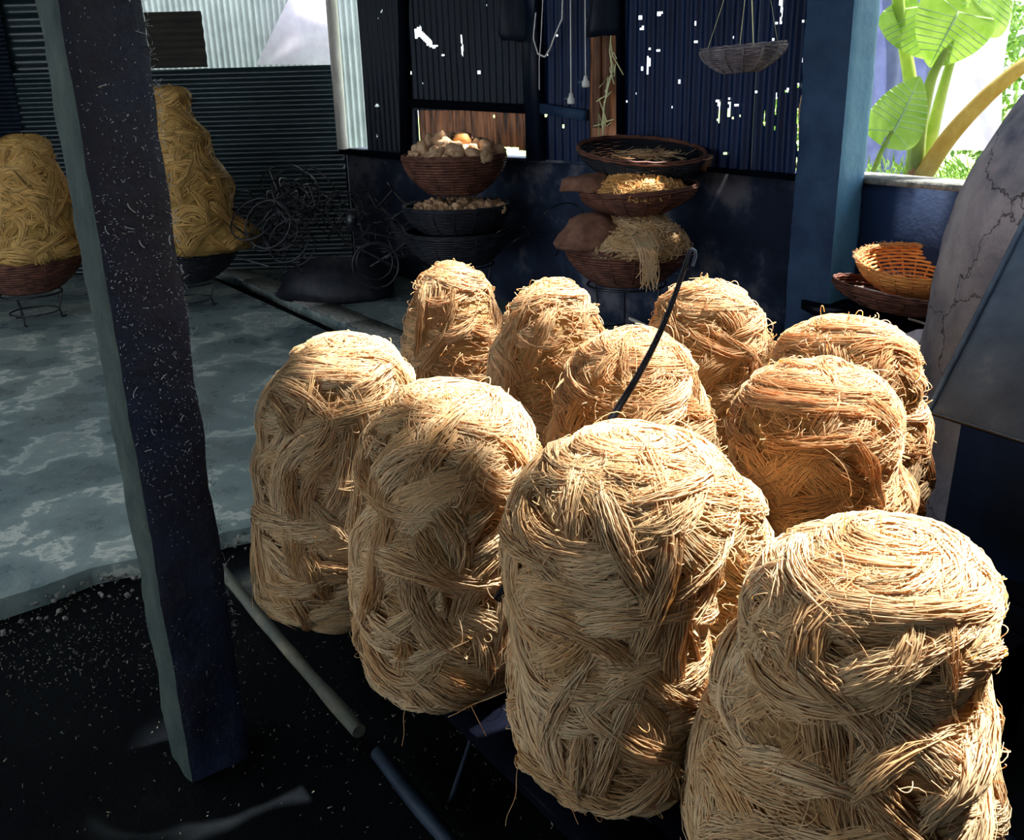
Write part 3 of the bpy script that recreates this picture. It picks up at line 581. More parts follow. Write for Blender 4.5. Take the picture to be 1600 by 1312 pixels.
piles = [
 ('front left noodle pile, tall and narrow, overhanging the rack beside the near post', (-.505, 2.25), .715, tier(.190, .92, .98, 1.06), 101, 110, 62, dict(lean=(.10, 0), top=14)),
 ('noodle pile second from the left in the front row with a drooping curl', (-.18, 1.90), .69, tier(.196, .92, 1.0, 1.02), 102, 115, 68, dict(lean=(.045, 0), top=16, fuzz=260)),
 ('front centre noodle pile in two fat tiers with the iron hook behind it', (.17, 1.585), .70, tier(.19, 1.0, .95, .98), 103, 125, 74, dict(lean=(.035, 0), ell=(1.02, 1), top=20, fuzz=280)),
 ('largest noodle pile at the lower right corner with a flat swirled top', (.52, 1.29), .64, tier(.225, .83, .98, 1.06), 104, 130, 76, dict(lean=(.035, 0), top=26, fuzz=280)),
 ('smallest rearmost noodle pile, leftmost of the back row', (-.20, 3.35), .695, tall(.185, .86, 1.0, 1.0), 105, 66, 50, dict(lean=(0, 0), top=10, fuzz=200)),
 ('back row noodle pile, second from the left, below the sooty basket stack', (.125, 3.03), .69, tall(.195, .84, .98, 1.05), 106, 66, 50, dict(lean=(.01, 0), top=10, fuzz=200)),
 ('round topped noodle pile in the middle, behind the iron hook', (.32, 2.38), .685, tall(.215, .86, 1.0, 1.0), 107, 80, 54, dict(top=12, fuzz=280)),
 ('noodle pile at the back right, in front of the dark cement wall', (.645, 2.93), .70, tall(.215, .82, .98, 1.0), 108, 66, 50, dict(top=10, lean=(-.015, 0), fuzz=200)),
 ('broad noodle pile right of centre, behind the lower right corner pile', (.70, 2.03), .685, tier(.225, .84, 1.0, 1.02), 109, 85, 56, dict(top=14, fuzz=280)),
 ('greyish noodle pile at the far right, beside the leaning metal sheet', (.96, 2.52), .665, tier(.225, .86, 1.0, 1.0), 110, 70, 52, dict(top=14, fuzz=280, lean=(-.03, 0))),
]
for lab, xy, h, pr, sd, nb, ns, kw in piles:
    ns = int(ns*1.22)
    kw.setdefault('r', .00095 if xy[1] < 2.4 else .0013)
    if xy[1] > 1.99 and xy[0] > -.4: kw['m'] = 'warm'  # rear piles use the colour with the glow put in
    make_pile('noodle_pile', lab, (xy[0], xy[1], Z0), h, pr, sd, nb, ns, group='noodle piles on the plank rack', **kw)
make_pile('noodle_pile', 'half-hidden low noodle pile squeezed between the front centre and corner piles', (.42, 1.82, Z0), .52, tall(.12, .9, 1.05, 1.0), 111, 34, 44, group='noodle piles on the plank rack', top=5, fuzz=120)

# threads that hang below the piles
mb = MB()
for (x0, y0, x1, y1, Y) in ((638, 1085, 628, 1165, 1.70), (790, 1080, 700, 1120, 1.6), (735, 1100, 760, 1150, 1.6), (812, 1180, 790, 1290, 1.45), (808, 1190, 860, 1235, 1.42), (400, 850, 395, 950, 2.2), (880, 1240, 905, 1290, 1.42), (960, 1245, 1050, 1245, 1.42)):
    p = P(x0, y0, Y); q = P(x1, y1, Y); t = np.linspace(0, 1, 12)[:, None]; X = p*(1-t)+q*t
    X = X+.010*np.stack([sn(X, int(x0), 30), sn(X, int(x0)+1, 30), 0*t[:, 0]], -1)*np.sin(t*3.14); mb.tube(X, .0008, 4)
tag(mb.build('hanging_threads', M['noodle']), 'loose noodle threads dangling under the front piles', 'noodle threads', kind='stuff')

# ---------------------------------------------------------------- bent iron hook
p0, p1 = P(955, 655, 1.86), P(1078, 392, 2.12)
t = np.linspace(0, 1, 16)[:, None]; X = p0*(1-t)+p1*t; bow = P(1000, 560, 1.95)-P(1010, 540, 1.97); X = X+np.sin(t*3.14)*np.array([.012, 0, -.014])
low = X[0]-(X[1]-X[0])/np.linalg.norm(X[1]-X[0])*.45
hk = empty('iron_hook', low, 'thin bent black iron rod with a hooked tip rising between the piles', 'hook')
mb = MB(); mb.tube(np.concatenate([[low], X]), np.concatenate([[.0085], np.linspace(.0085, .0055, 16)])[None], 8); mb.build('rod', M['iron'], hk)
mb = MB(); e0 = X[-1]; hp = [e0, e0+(p1-p0)*0+np.array([.006, 0, .004]), P(1086, 392, 2.12), P(1087, 400, 2.12), P(1082, 416, 2.11)]; mb.tube(hp, .0042, 8); mb.build('hooked_tip', M['metal'], hk)
mb = MB()
for k in range(26):
    c = X[9]+(X[-1]-X[9])*k/26; a = k*1.3; mb.tube([c, c+np.array([math.cos(a), math.sin(a), .3])*.013], .0006, 3)
mb.build('wire_barbs', M['iron'], hk, kind='stuff')

# ---------------------------------------------------------------- woven baskets
def basket(c, R, Hb, label, m='wicker', rimm=None, rb=.45, tilt=(0, 0), group='woven bamboo baskets', nrib=16, rows=13, name='woven_basket', rr=.007):
    """c = centre of the bottom"""
    c = np.array(c, float); e = empty(name, c, label, 'basket', group); seg = 96; th = np.arange(seg+1)*2*math.pi/seg
    f = lambda q: R*(rb+(1-rb)*np.sin(q*math.pi/2)**.9)
    def pt(th, q, o=0.):
        r_ = f(q)+o; x = r_*np.cos(th); y = r_*np.sin(th); z = Hb*q+0*th
        return np.stack([x, y, z+x*tilt[0]+y*tilt[1]], -1)+c
    mb = MB()
    for k in range(rows):
        q = (k+.5)/rows; mb.tube(pt(th, q, .0035*np.sin(th*nrib+(k % 2)*math.pi)), Hb/rows*.55, 4)
    # floor of the basket
    for k in range(7):
        r_ = f(0)*(k+.6)/7; mb.tube(np.stack([r_*np.cos(th), r_*np.sin(th), 0*th+.004], -1)+c+np.stack([0*th, 0*th, r_*np.cos(th)*tilt[0]+r_*np.sin(th)*tilt[1]], -1), f(0)/12, 4)
    mb.build('weave', M[m], e)
    for k in range(nrib):
        t0 = k*2*math.pi/nrib; qs = np.linspace(0, 1, 8); mb = MB(); X = np.concatenate([[c+np.array([0, 0, .003])], pt(np.full(8, t0), qs, .004)]); mb.tube(X, .006, 4); mb.build('rib', M[m], e)
    mb = MB()
    for o, z in ((.004, 0), (-.006, .004), (.0, .012)):
        X = pt(th, 1., o); X[:, 2] += z+.002*np.sin(th*22+o*900); mb.tube(X, rr*1.2, 5)
    mb.build('rim', M[rimm or m], e); return e, pt
def stand(c, R, h, label, group=None, ax=None, name='basket_stand', m='iron', nl=3, r=.008, ph=0.):
    c = np.array(c, float); e = empty(name, c, label, 'stand', group); A_ = np.eye(3) if ax is None else np.array(ax)
    th = np.linspace(0, 2*math.pi, 33)
    for z, s_ in ((h, 1), ):
        mb = MB(); mb.tube((np.stack([R*s_*np.cos(th), R*s_*np.sin(th), 0*th+z], -1))@A_+c, r, 5); mb.build('top_ring', M[m], e)
    mb = MB(); mb.tube((np.stack([R*.8*np.cos(th), R*.8*np.sin(th), 0*th+h*.35], -1))@A_+c, r*.8, 5); mb.build('lower_ring', M[m], e)
    for k in range(nl):
        a = ph+k*2*math.pi/nl; mb = MB(); L_ = np.array([[R*math.cos(a), R*math.sin(a), h], [R*.8*math.cos(a), R*.8*math.sin(a), h*.35], [R*.85*math.cos(a), R*.85*math.sin(a), r], [R*1.0*math.cos(a+.15), R*1.0*math.sin(a+.15), r]]); mb.tube(L_@A_+c, r, 5); mb.build('leg', M[m], e)
    return e
# right stack
RS = np.array([P(980, 385, 5.75)[0], 5.75, 0]); zr = lambda y, Y: float(P(990, y, Y)[2])
zR3, zB3 = zr(383, 5.75), zr(440, 5.7)
stand(RS*np.array([1, 1, 0]), .24, zB3-.02, 'thin legged iron stand under the sunlit basket stack', ph=-1.75)
RS2 = P(980, 385, 5.75)
basket((RS2[0], 5.75, zB3), .37, zR3-zB3, 'brown bamboo basket at the foot of the sunlit stack, noodles spilling over its rim', rb=.55)
z2t, z2b = zr(296, 5.75), zr(334, 5.75)
basket((P(998, 300, 5.75)[0], 5.75, z2b), .345, z2t-z2b, 'brown bamboo basket of bright orange noodles, middle of the sunlit stack', rb=.42, tilt=(.06, 0))
z1t, z1b = zr(236, 5.95), zr(274, 5.95)
basket((P(1002, 250, 5.95)[0], 5.95, z1b), .385, z1t-z1b, 'wide dark bamboo basket on top of the sunlit stack, nearly empty', 'wickerblack', 'wicker', rb=.55, tilt=(-.05, .14))
def mound(name, label, c, R, h, m, core, seed, nb, ns, cat='noodles', **k):
    pr = [(0, 1.0), (.25*R, .97), (.5*R, .83), (.75*R, .55), (.92*R, .28), (R, .08), (R*.92, 0)]
    return make_pile(name, label, c, h, pr, seed, nb, ns, m, core, cat=cat, **k)
mound('noodle_heap', 'orange sunlit noodle heap in the middle basket of the right stack', (P(998, 300, 5.73)[0], 5.72, z2t-.035), .30, .14, 'orange', 'orange', 201, 30, 26, r=.0035, wid=(.05, .1), ln=(.10, .22), top=6, fuzz=260, bname='noodle_tuft', lump=.07, K=8, curly=3)
mound('noodle_heap', 'pale noodle heap spilling from the bottom basket of the right stack', (RS2[0]+.04, 5.72, zR3-.03), .36, .24, 'noodle', 'core', 202, 32, 26, r=.003, wid=(.05, .1), ln=(.12, .26), top=6, fuzz=300, bname='noodle_tuft', lump=.10, K=8, curly=3)
g = np.random.default_rng(5); X = []
for k in range(110):
    x0 = P(g.normal(1010, 9), 385, 5.36); t = np.linspace(0, 1, 10)[:, None]; q = P(g.normal(1014, 6), 400+g.uniform(20, 56), 5.30)
    L_ = x0*(1-t)+q*t+np.sin(t*3.1)*np.array([0, -.05, .02])+.012*np.stack([np.sin(t[:, 0]*g.uniform(3, 14)+g.uniform(0, 6)), 0*t[:, 0], 0*t[:, 0]], -1); X.append(np.concatenate([[L_[0]+np.array([-.03, .14, .07])], L_]))
tag(strands_to_mesh('noodle_skein', np.array(X), .0025, M['noodle'], None), 'pale noodle skein hanging down over the rim of the bottom right basket', 'noodles')
def cloth(name, label, c, sx, sy, sz, m, seed, cat='sack'):
    V, Q = lathe([(0, 1), (.35, .96), (.6, .85), (.82, .62), (.96, .3), (1, .1), (.9, 0), (0, 0)], 48, (0, 0, 0)); V = V*np.array([sx, sy, sz]); d = sn(V/np.array([sx, sy, sz]), seed, 3.2)[:, None]; V = V*(1+.10*d)+.018*sn(V, seed+2, 26)[:, None]*np.array([1, 1, .6])
    if c[2] < .1: V[:, 2] = np.maximum(V[:, 2], 0)
    return tag(mesh_np(name, V+np.array(c), Q, m), label, cat)
c = P(925, 378, 5.7); cloth('sack', 'crumpled brown sack on the left of the bottom right basket', (c[0]-.02, 5.62, zR3+.02), .20, .17, .20, M['sack'], 4)
c = P(918, 285, 5.75); cloth('sack', 'brown sacking drooping left of the orange noodles', (c[0], 5.75, z2t-.0), .17, .15, .10, M['sack'], 6)
c = P(1000, 236, 6.0)
g = np.random.default_rng(15); X = []
for k in range(160):
    th_ = g.uniform(-2.4, -.7); p = np.array([P(1000, 236, 6.0)[0]+g.normal(0, .11), 5.86+g.normal(0, .07), z1t-.035+abs(g.normal(0, .02))]); hd = g.uniform(0, 6.28)+np.linspace(0, g.normal(0, 2), 8)
    X.append(p+np.cumsum(np.stack([np.cos(hd), np.sin(hd), .25*np.sin(hd*2)], -1), 0)*.016)
tag(strands_to_mesh('noodle_scraps', np.array(X), .002, M['noodle'], None, 'stuff'), 'thin noodle scraps left in the top basket of the right stack', 'noodles')
# left stack
LSY = 7.0; zl = lambda y: float(P(712, y, LSY)[2]); lx = float(P(712, 300, LSY)[0])
stand((lx, LSY, 0), .26, zl(408)-.02, 'black iron stand under the sooty basket stack', ph=.4)
basket((lx, LSY, zl(408)), .385, zl(362)-zl(408), 'sooty black basket at the bottom of the middle stack', 'wickerblack', rb=.6)
basket((lx, LSY, zl(364)+.02), .385, zl(322)-zl(364)-.02, 'sooty black basket of brown crumbs, second in the middle stack', 'wickerblack', rb=.66)
basket((lx, LSY, zl(300)), .37, zl(244)-zl(300), 'reddish brown bamboo basket heaped with lumps, top of the middle stack', rb=.5)
def clumps(label, c, R, n, s0, s1, hh, seed, m='tan', name='clump_heap', cat='dough lumps', pile=True):
    g = np.random.default_rng(seed); e = empty(name, c, label, cat)
    V, Q = lathe([(0, hh*.62), (R*.5, hh*.5), (R*.85, hh*.18), (R, 0)], 40, c, .015, seed); mesh_np('heap_core', V, Q, M[m], e)
    for k in range(n):
        r_ = R*math.sqrt(g.uniform(0, .95)); a = g.uniform(0, 6.28); z = hh*.62*(1-(r_/R)**2); s_ = g.uniform(s0, s1)
        V, Q = lathe([(0.001, -1), (.6, -.75), (.95, -.2), (.98, .3), (.8, .6), (.5, .88), (.001, 1)], 18, (0, 0, 0)); V = V*np.array([g.uniform(.8, 1.4), g.uniform(.8, 1.2), g.uniform(.6, .9)]); V = V*(1+.28*sn(V, seed*50+k, 2.6)[:, None]+.13*sn(V, seed*51+k, 7)[:, None]); V = V@np.linalg.qr(g.normal(size=(3, 3)))[0]
        mesh_np('lump', V*s_+np.array(c)+np.array([r_*math.cos(a), r_*math.sin(a), z+s_*.3]), Q, M[m], e)
    return e
clumps('knobbly tan lumps heaped in the top basket of the middle stack', (lx, LSY, zl(244)-.02), .35, 80, .025, .06, .20, 61)
clumps('crumbly tan scraps in the second basket of the middle stack', (lx+.02, LSY, zl(322)-.02), .36, 110, .012, .032, .09, 62)
V, Q = lathe([(0.001, -1), (.6, -.8), (1, 0), (.6, .8), (.001, 1)], 16, (0, 0, 0)); V = V*np.array([1.1, 1, .9]); V = V*(1+.1*sn(V, 3, 3)[:, None]); c = P(722, 220, LSY)
tag(mesh_np('dough_ball', V*.065+np.array([c[0], LSY-.05, c[2]]), Q, M['orange']), 'single round orange lump crowning the middle basket stack', 'dough lump')
# the two ochre cones at left
for (cx, cy_rim, ytop, xtop, Y, Rb, Rc, lab, lab2, lab3, sd, m_) in (
    (38, 403, 218, 36, 7.25, .40, .43, 'yellow ochre noodle cone at the left edge', 'reddish bamboo basket under the ochre cone at the left edge', 'wire stand under the basket at the left edge', 301, 'wicker'),
    (284, 388, 139, 262, 7.55, .43, .52, 'taller ochre noodle cone behind the near post', 'sooty basket under the taller ochre cone', 'black stand under the taller ochre cone', 302, 'wickerblack')):
    c = P(cx, cy_rim, Y); t_ = P(xtop, ytop, Y); hb = .24; hc = t_[2]-c[2]+.02; zc = c[2]
    stand((c[0], Y, 0), .22, zc-hb-.03, lab3, ph=.5)
    basket((c[0], Y, zc-hb), Rb, hb, lab2, m_, rb=.5)
    if sd == 302: pr = [(0, 1.), (.11, .99), (.155, .955), (.13, .88), (.15, .80), (.24, .70), (.30, .56), (.37, .42), (.44, .28), (.49, .15), (.52, .05), (.42, 0)]
    else: pr = [(0, 1.), (.10, .985), (.17, .93), (.20, .82), (.24, .68), (.30, .5), (.36, .33), (.41, .18), (Rc, .05), (.36, 0)]
    make_pile('noodle_cone', lab, (c[0], Y, zc), hc, pr, sd, 120, 22, 'ochre', 'ochre_core', lean=(t_[0]-c[0], 0), r=.0046, lump=.13, top=5, fuzz=60, wid=(.05, .11), ln=(.18, .42), lfreq=7, K=8, curly=1.5, cat='noodle cone')

# hanging basket
hb = P(1163, 100, 4.6); e, pt = basket((hb[0]-.01, 4.6, P(1163, 112, 4.6)[2]), .19, .10, 'dusty grey shallow basket hanging on strings below the roof', 'wickergrey', rb=.42, rows=12, nrib=14, tilt=(.06, 0), rr=.003)
tz = P(1163, 112, 4.6)[2]+.10
mb = MB(); q0 = P(1178, 74, 4.6); mb.tube([q0+np.array([0, 0, -.02]), P(1175, 0, 4.6), P(1174, -30, 4.6)*np.array([1, 1, 0])+ZX*ROOF], .0028, 5); mb.build('cord', M['yarn'], e)
apex = P(1174, -30, 4.6)
for a in (.3, 2.4, 4.4):
    mb = MB(); mb.tube([np.array([hb[0]-.01+.185*math.cos(a), 4.6+.185*math.sin(a), tz]), apex*np.array([1, 1, 0])+ZX*2.35], .0012, 4); mb.build('string', M['yarn'], e)

# window basket, sacks, bits
bw = P(1402, 425, 4.75); 
mb = MB(); c = P(1400, 480, 4.75)
pf = empty('timber_shelf', (c[0], 4.85, 0), 'sooty shelf of boards under the window, piled with baskets', 'shelf'); zs = P(1400, 500, 4.6)[2]
for k in range(4):
    mb = MB(); mb.box((c[0]+.02, 4.55+k*.16, zs-.02), (.8, .15, .035), None, .003); mb.build('board', M['soot'], pf, False)
for sx in (-.3, .35):
    for sy in (4.55, 5.0):
        mb = MB(); mb.box((c[0]+sx, sy, (zs-.04)/2-.04), (.06, .06, zs), None); mb.build('leg', M['soot'], pf, False)
basket((bw[0]+.03, 4.62, P(1402, 450, 4.7)[2]), .27, .14, 'orange bamboo basket fringed with pale fibres under the window', 'wickerorange', rb=.45, rows=10, nrib=22, tilt=(0, .16), rr=.004)
g = np.random.default_rng(9); X = []
for k in range(420):
    a = g.uniform(.1, 3.04) if g.random() < .8 else g.uniform(0, 6.28); p = np.array([bw[0]+.03+.27*math.cos(a), 4.62+.27*math.sin(a), P(1402, 450, 4.7)[2]+.14+.027*math.sin(a)+.006]); d = g.normal(0, .014, (6, 3)); d[:, 2] = np.abs(d[:, 2])*.5; X.append(p+np.cumsum(d*.6, 0))
tag(strands_to_mesh('fibre_fringe', np.array(X), .0014, M['noodle'], None, 'stuff'), 'pale noodle fibres caught on the rim of the orange basket', 'noodles')
basket((P(1390, 470, 4.6)[0], 4.55, P(1390, 478, 4.6)[2]), .29, .09, 'flat dark basket sagging under the orange one', 'wicker', rb=.5, rows=5, nrib=14, tilt=(-.16, 0), rr=.005)
for k, (x0, y0, x1, y1) in enumerate(((1340, 448, 1460, 480), (1345, 462, 1462, 492), (1330, 455, 1440, 470), (1420, 498, 1462, 510))):
    pole('stick', [P(x0, y0, 4.5-.03*k), P(x1, y1, 4.42)], .006, M['palewood'] if k != 2 else M['sack'], ['pale split stick across the flat basket under the window', 'lower pale stick under the orange basket', 'brown stick lying beneath the orange basket', 'short pale stick at the shelf end'][k], 'stick', 6)
c = P(1395, 545, 4.1); cloth('sack', 'dark sack slumped on the floor below the window shelf', (c[0], 4.1, -.06), .28, .22, .45, M['sheetnavy'], 14)
c = P(1425, 560, 4.25); cloth('sack', 'pale sack between the far right pile and the clay oven', (c[0]+.0, 4.25, -.06), .2, .15, P(1420, 533, 4.2)[2]+.08, M['plastic'], 17)

# ---------------------------------------------------------------- wire stands heap (dark tangle)
g = np.random.default_rng(33)
for k in range(24):
    x = g.uniform(415, 610); y = g.uniform(315, 405) if k > 4 else g.uniform(295, 320); Y = 7.6+g.uniform(-.35, .45)
    p = P(x, y, Y); q_, _ = np.linalg.qr(g.normal(size=(3, 3))); 
    stand(p-np.array([0, 0, .06]), g.uniform(.13, .21), g.uniform(.2, .34), 'black wire basket stand tangled in the dark heap at the back', 'wire stands in the dark heap', ax=q_, r=.0065, name='wire_stand')
g = np.random.default_rng(34)
for k in range(6):
    p = P(g.uniform(420, 620), g.uniform(360, 425), 7.4); pole('iron_bar', [p, p+np.array([g.uniform(-.5, .5), g.uniform(-.2, .2), g.uniform(-.1, .25)])], .009, M['iron'], 'black iron bar sticking out of the dark heap of stands', 'bar', 6)['group'] = 'iron bars in the dark heap'
g = np.random.default_rng(36)
cloth('sack', 'black sack heaped under the tangled wire stands', (P(520, 400, 7.8)[0], 7.85, 0), .5, .36, .34, M['wickerblack'], 19)
p = P(550, 345, 7.3); mb = MB(); mb.box(p, (.10, .08, .12), np.linalg.qr(g.normal(size=(3, 3)))[0]*.3+np.eye(3), .004); tag(mb.build('tin_box', M['iron'], smooth=False), 'dull tin box in the heap of wire stands', 'box')
# ring loops between the stacks
for (x, y, w_, h_, Y) in ((835, 385, .18, .1, 6.9), (800, 365, .12, .05, 6.8), (880, 345, .16, .12, 6.7)):
    c = P(x, y, Y); t = np.linspace(-.6, 3.6, 20); mb = MB(); mb.tube(np.stack([c[0]+w_*np.cos(t), c[1]+.1*np.sin(t*2), c[2]+h_*np.sin(t)], -1), .005, 5)
    tag(mb.build('wire_loop', M['iron']), 'bent black wire between the two basket stacks', 'wire', 'wires between the basket stacks')

# ---------------------------------------------------------------- wires, bulb holders, vine on the back wall
def wallwire(name, pts, r, m, label, cat='wire', off=.09):
    mb = MB(); X = np.array([wp(*W(x, y), off) for x, y in pts]); K = len(X)
    t = np.linspace(0, K-1, K*5); X = np.stack([np.interp(t, np.arange(K), X[:, j]) for j in range(3)], -1); mb.tube(X, r, 5); return tag(mb.build(name, m), label, cat)
wallwire('electric_wire', [(861, -60), (863, 0), (860, 60), (857, 95), (857, 140)], .004, M['white'], 'white wire hanging straight on the dark wall above the right stack')
wallwire('electric_wire', [(852, 20), (848, 60), (855, 84), (866, 89), (874, 76), (882, 55), (893, 30), (894, 0), (893, -60)], .006, M['white'], 'looped white cable on the dark wall above the right stack')
for (x, y0, lab) in ((918, 148, 'white bulb holder hanging lower on its wire by the brown planks'), (941, 122, 'white bulb holder hanging higher beside the yellow vine')):
    off = .16; t_ = wp(*W(x, -60), off); q = wp(*W(x, y0), off); e = empty('bulb_holder', q, lab, 'bulb holder')
    mb = MB(); mb.tube([q, t_], .0045, 5); mb.build('cord', M['white'], e)
    V, Q = lathe([(.001, 0.02), (.012, .015), (.016, -.01), (.024, -.02), (.026, -.05), (.018, -.055), (.001, -.05)], 16, q); mesh_np('socket', V, Q, M['white'], e)
    mb = MB(); mb.tube([q+np.array([0, 0, -.02]), q-WD*.06+np.array([0, 0, -.022])], .014, 10); mb.build('switch_stub', M['metal'], e)
wallwire('black_cable', [(925, -50), (930, 25), (935, 45), (950, 52), (962, 40), (968, 10), (970, -50)], .007, M['iron'], 'thick black cable sagging across the brown planks')
mb = MB(); g = np.random.default_rng(4)
pts = [(967, 50), (964, 80), (968, 110), (960, 140), (955, 165), (952, 198)]
X = np.array([wp(*W(x, y), .07) for x, y in pts]); mb.tube(X, .006, 5)
for k in range(16):
    i0 = g.integers(0, 5); c = X[i0]; c = c+(X[i0+1]-c)*g.random(); mb.tube([c, c+WD*g.normal(0, .03)+ZX*g.normal(0, .06), c+WD*g.normal(0, .05)+ZX*g.normal(-.02, .1)], .0045, 4)
tag(mb.build('dry_vine', M['yarn']), 'pale yellow vine climbing the gap beside the bulb holders', 'vine')
# dark bundle hanging at the top of the wall
for (x, y, s_, lab) in ((826, 20, .15, 'dark cloth bundle hung on the wall near the looped cable'), (960, 10, .12, 'black cloth hanging over the brown planks')):
    q = wp(*W(x, y+20), .08); cloth('hanging_cloth', lab, q-ZX*.1, s_, .06, .5, M['sheetblack'], x, 'cloth')

# ---------------------------------------------------------------- clay oven and leaning metal sheet
oc = np.array([2.50, 3.42, -.08]); prof = [(.001, 1.86), (.2, 1.85), (.42, 1.78), (.60, 1.62), (.72, 1.38), (.78, 1.15), (.82, .85), (.86, .5), (.90, .2), (.92, 0)]
pr = np.array(prof); t = np.linspace(0, len(pr)-1, 60); pr = np.stack([np.interp(t, np.arange(len(pr)), pr[:, 0]), np.interp(t, np.arange(len(pr)), pr[:, 1])], -1)
V, Q = lathe(pr, 120, oc, .055, 71, 4); V = V.reshape(-1, 3); d_ = V-oc; d_[:, 2] = 0; d_ /= np.linalg.norm(d_, axis=1, keepdims=True)+1e-6
V = V+d_*(.014*sn(V, 72, 14)+.006*sn(V, 73, 40))[:, None]; V[:, 2] = np.maximum(V[:, 2], -.09)
ov = tag(mesh_np('clay_oven', V, Q, M['clay']), 'big cracked grey clay oven at the right edge behind the metal sheet', 'oven')
q = [G(1450, 644, 0), ]
a_ = P(1450, 644, 2.62); b_ = P(1680, 716, 2.35); c_ = P(1720, 160, 2.75); dd_ = P(1646, 262, 2.85)
ms = empty('metal_sheet', a_, 'dull blue-grey metal sheet leaning on the clay oven', 'metal sheet')
nn = np.cross(b_-a_, dd_-a_); nn /= np.linalg.norm(nn); nn = nn if nn@(_C-a_) > 0 else -nn
gu, gv = np.meshgrid(np.linspace(0, 1, 30), np.linspace(0, 1, 30)); X = ((1-gu)*(1-gv))[..., None]*a_+(gu*(1-gv))[..., None]*b_+(gu*gv)[..., None]*c_+((1-gu)*gv)[..., None]*dd_
X = X+nn*(.006*sn(X, 81, 6))[..., None]; i = np.arange(900).reshape(30, 30)
Fq_ = np.stack([i[:-1, :-1], i[:-1, 1:], i[1:, 1:], i[1:, :-1]], -1).reshape(-1, 4); X2 = X-nn*.004
mesh_np('panel', np.concatenate([X.reshape(-1, 3), X2.reshape(-1, 3)]), np.concatenate([Fq_, Fq_[:, ::-1]+900]), M['metal'], ms)
mb = MB(); mb.tube(X[:, 0]+nn*.003, .010, 8); mb.build('folded_edge', M['metal'], ms); mb = MB(); mb.tube(X[0]+nn*.001, .006, 8); mb.build('folded_edge', M['iron'], ms)
# ledge that the sheet stands on
mb = MB(); mb.box((2.15, 2.72, .25), (1.25, .55, .68), None, .02); mb.build('masonry_step', M['navywall'], ov, smooth=False)

# ---------------------------------------------------------------- beyond the window
def leafblade(base, tip, wdt, up, label=None, parent=None, cup=.12, seed=0):
    """heart-shaped leaf: base = stalk joint, tip = point"""
    base = np.array(base); tip = np.array(tip); L = np.linalg.norm(tip-base); d = (tip-base)/L; n = np.array(up, float); n -= d*(n@d); n /= np.linalg.norm(n); s_ = np.cross(d, n)
    nu, nv = 26, 20; u = np.linspace(-.28, 1, nu)[:, None]; v = np.linspace(-1, 1, nv)[None]
    hw = np.where(u < 0, np.sqrt(np.clip(1-(u/.285)**2, 0, 1))*.5*.98, .5*np.clip(1-u, 0, 1)**.85*(1+.9*u))*wdt
    inner = np.where(u < 0, .0, 0)
    yy = v*hw; notch = (u < 0) & (np.abs(v) < np.clip(-u/.28, 0, 1)*.30)
    zz = cup*L*(-(v**2)*.9*(hw/wdt)+.05*np.sin(u*22+np.abs(v)*3)*.35*np.abs(v))-.10*L*u**2
    X = base+u[..., None]*L*d+yy[..., None]*s_+zz[..., None]*n
    i = np.arange(nu*nv).reshape(nu, nv); keep = ~(notch[:-1, :-1] & notch[1:, 1:])
    Q = np.stack([i[:-1, :-1], i[:-1, 1:], i[1:, 1:], i[1:, :-1]], -1)[keep]
    bl = mesh_np('leaf', X.reshape(-1, 3), Q, M['leaf'], parent)
    mb = MB(); g = lambda uu, vv: np.array([np.interp(uu, np.linspace(-.28, 1, nu), X[:, :, j][:, int(round((vv+1)/2*(nv-1)))]) for j in range(3)])
    mb.tube([g(x, 0)+n*.003 for x in np.linspace(0, .97, 8)], np.linspace(.010, .002, 8)[None], 5)
    for k in range(8):
        u0 = .0+k*.10
        for sg in (-1, 1):
            mb.tube([g(u0, 0)+n*.004, g(min(u0+.05, .98)-(.12 if k == 0 else 0), sg*.5)+n*.004, g(min(u0+.10, .98)-(.25 if k == 0 else 0), sg*.95)+n*.003], .0035, 4)
    mb.build('leaf_veins', M['vein'], bl); return bl
PY = 6.2
root = P(1432, 272, PY); pe = empty('elephant_ear_plant', (root[0], PY, -.1), 'sunlit plant with huge heart-shaped green leaves outside the window', 'plant')
mb = MB(); rt = root*np.array([1, 1, 0]); V, Q = lathe([(.07, -.1), (.065, .6), (.06, 1.0), (.05, root[2]+.04), (.03, root[2]+.15)], 16, rt, .01, 5, 30); mesh_np('root_stock', V, Q, M['root'], pe)
def stalk(pts, r0, r1, m=M['stem']):
    X = np.array([P(x, y, PY+o) for x, y, o in pts]); K = len(X); t = np.linspace(0, K-1, 20); X = np.stack([np.interp(t, np.arange(K), X[:, j]) for j in range(3)], -1)
    for _ in range(4): X[1:-1] = (X[:-2]+X[2:]+2*X[1:-1])/4
    mb = MB(); mb.tube(X, np.linspace(r0, r1, 20)[None], 10); return mb.build('stalk', m, pe)
stalk([(1430, 285, 0), (1437, 200, 0), (1455, 120, 0), (1480, 75, -.05)], .055, .02)
stalk([(1440, 285, .05), (1460, 190, .05), (1478, 120, .05), (1510, 20, 0)], .05, .02)
stalk([(1425, 280, .05), (1432, 200, .05), (1422, 120, .1), (1404, 20, .15), (1400, -60, .1)], .05, .035)
stalk([(1440, 278, -.05), (1480, 215, -.1), (1540, 150, -.2), (1610, 92, -.3), (1680, 60, -.3)], .06, .035, M['oldstem'])
stalk([(1362, 275, -.1), (1375, 240, -.1), (1394, 205, -.1)], .018, .012)
leafblade(P(1394, 205, PY-.1), P(1440, 118, PY-.1), .36, (-.1, -1, .2), parent=pe, seed=1)
leafblade(P(1440, 10, PY+.1), P(1462, 92, PY-.0), .52, (-.2, -1, .3), parent=pe, seed=2)
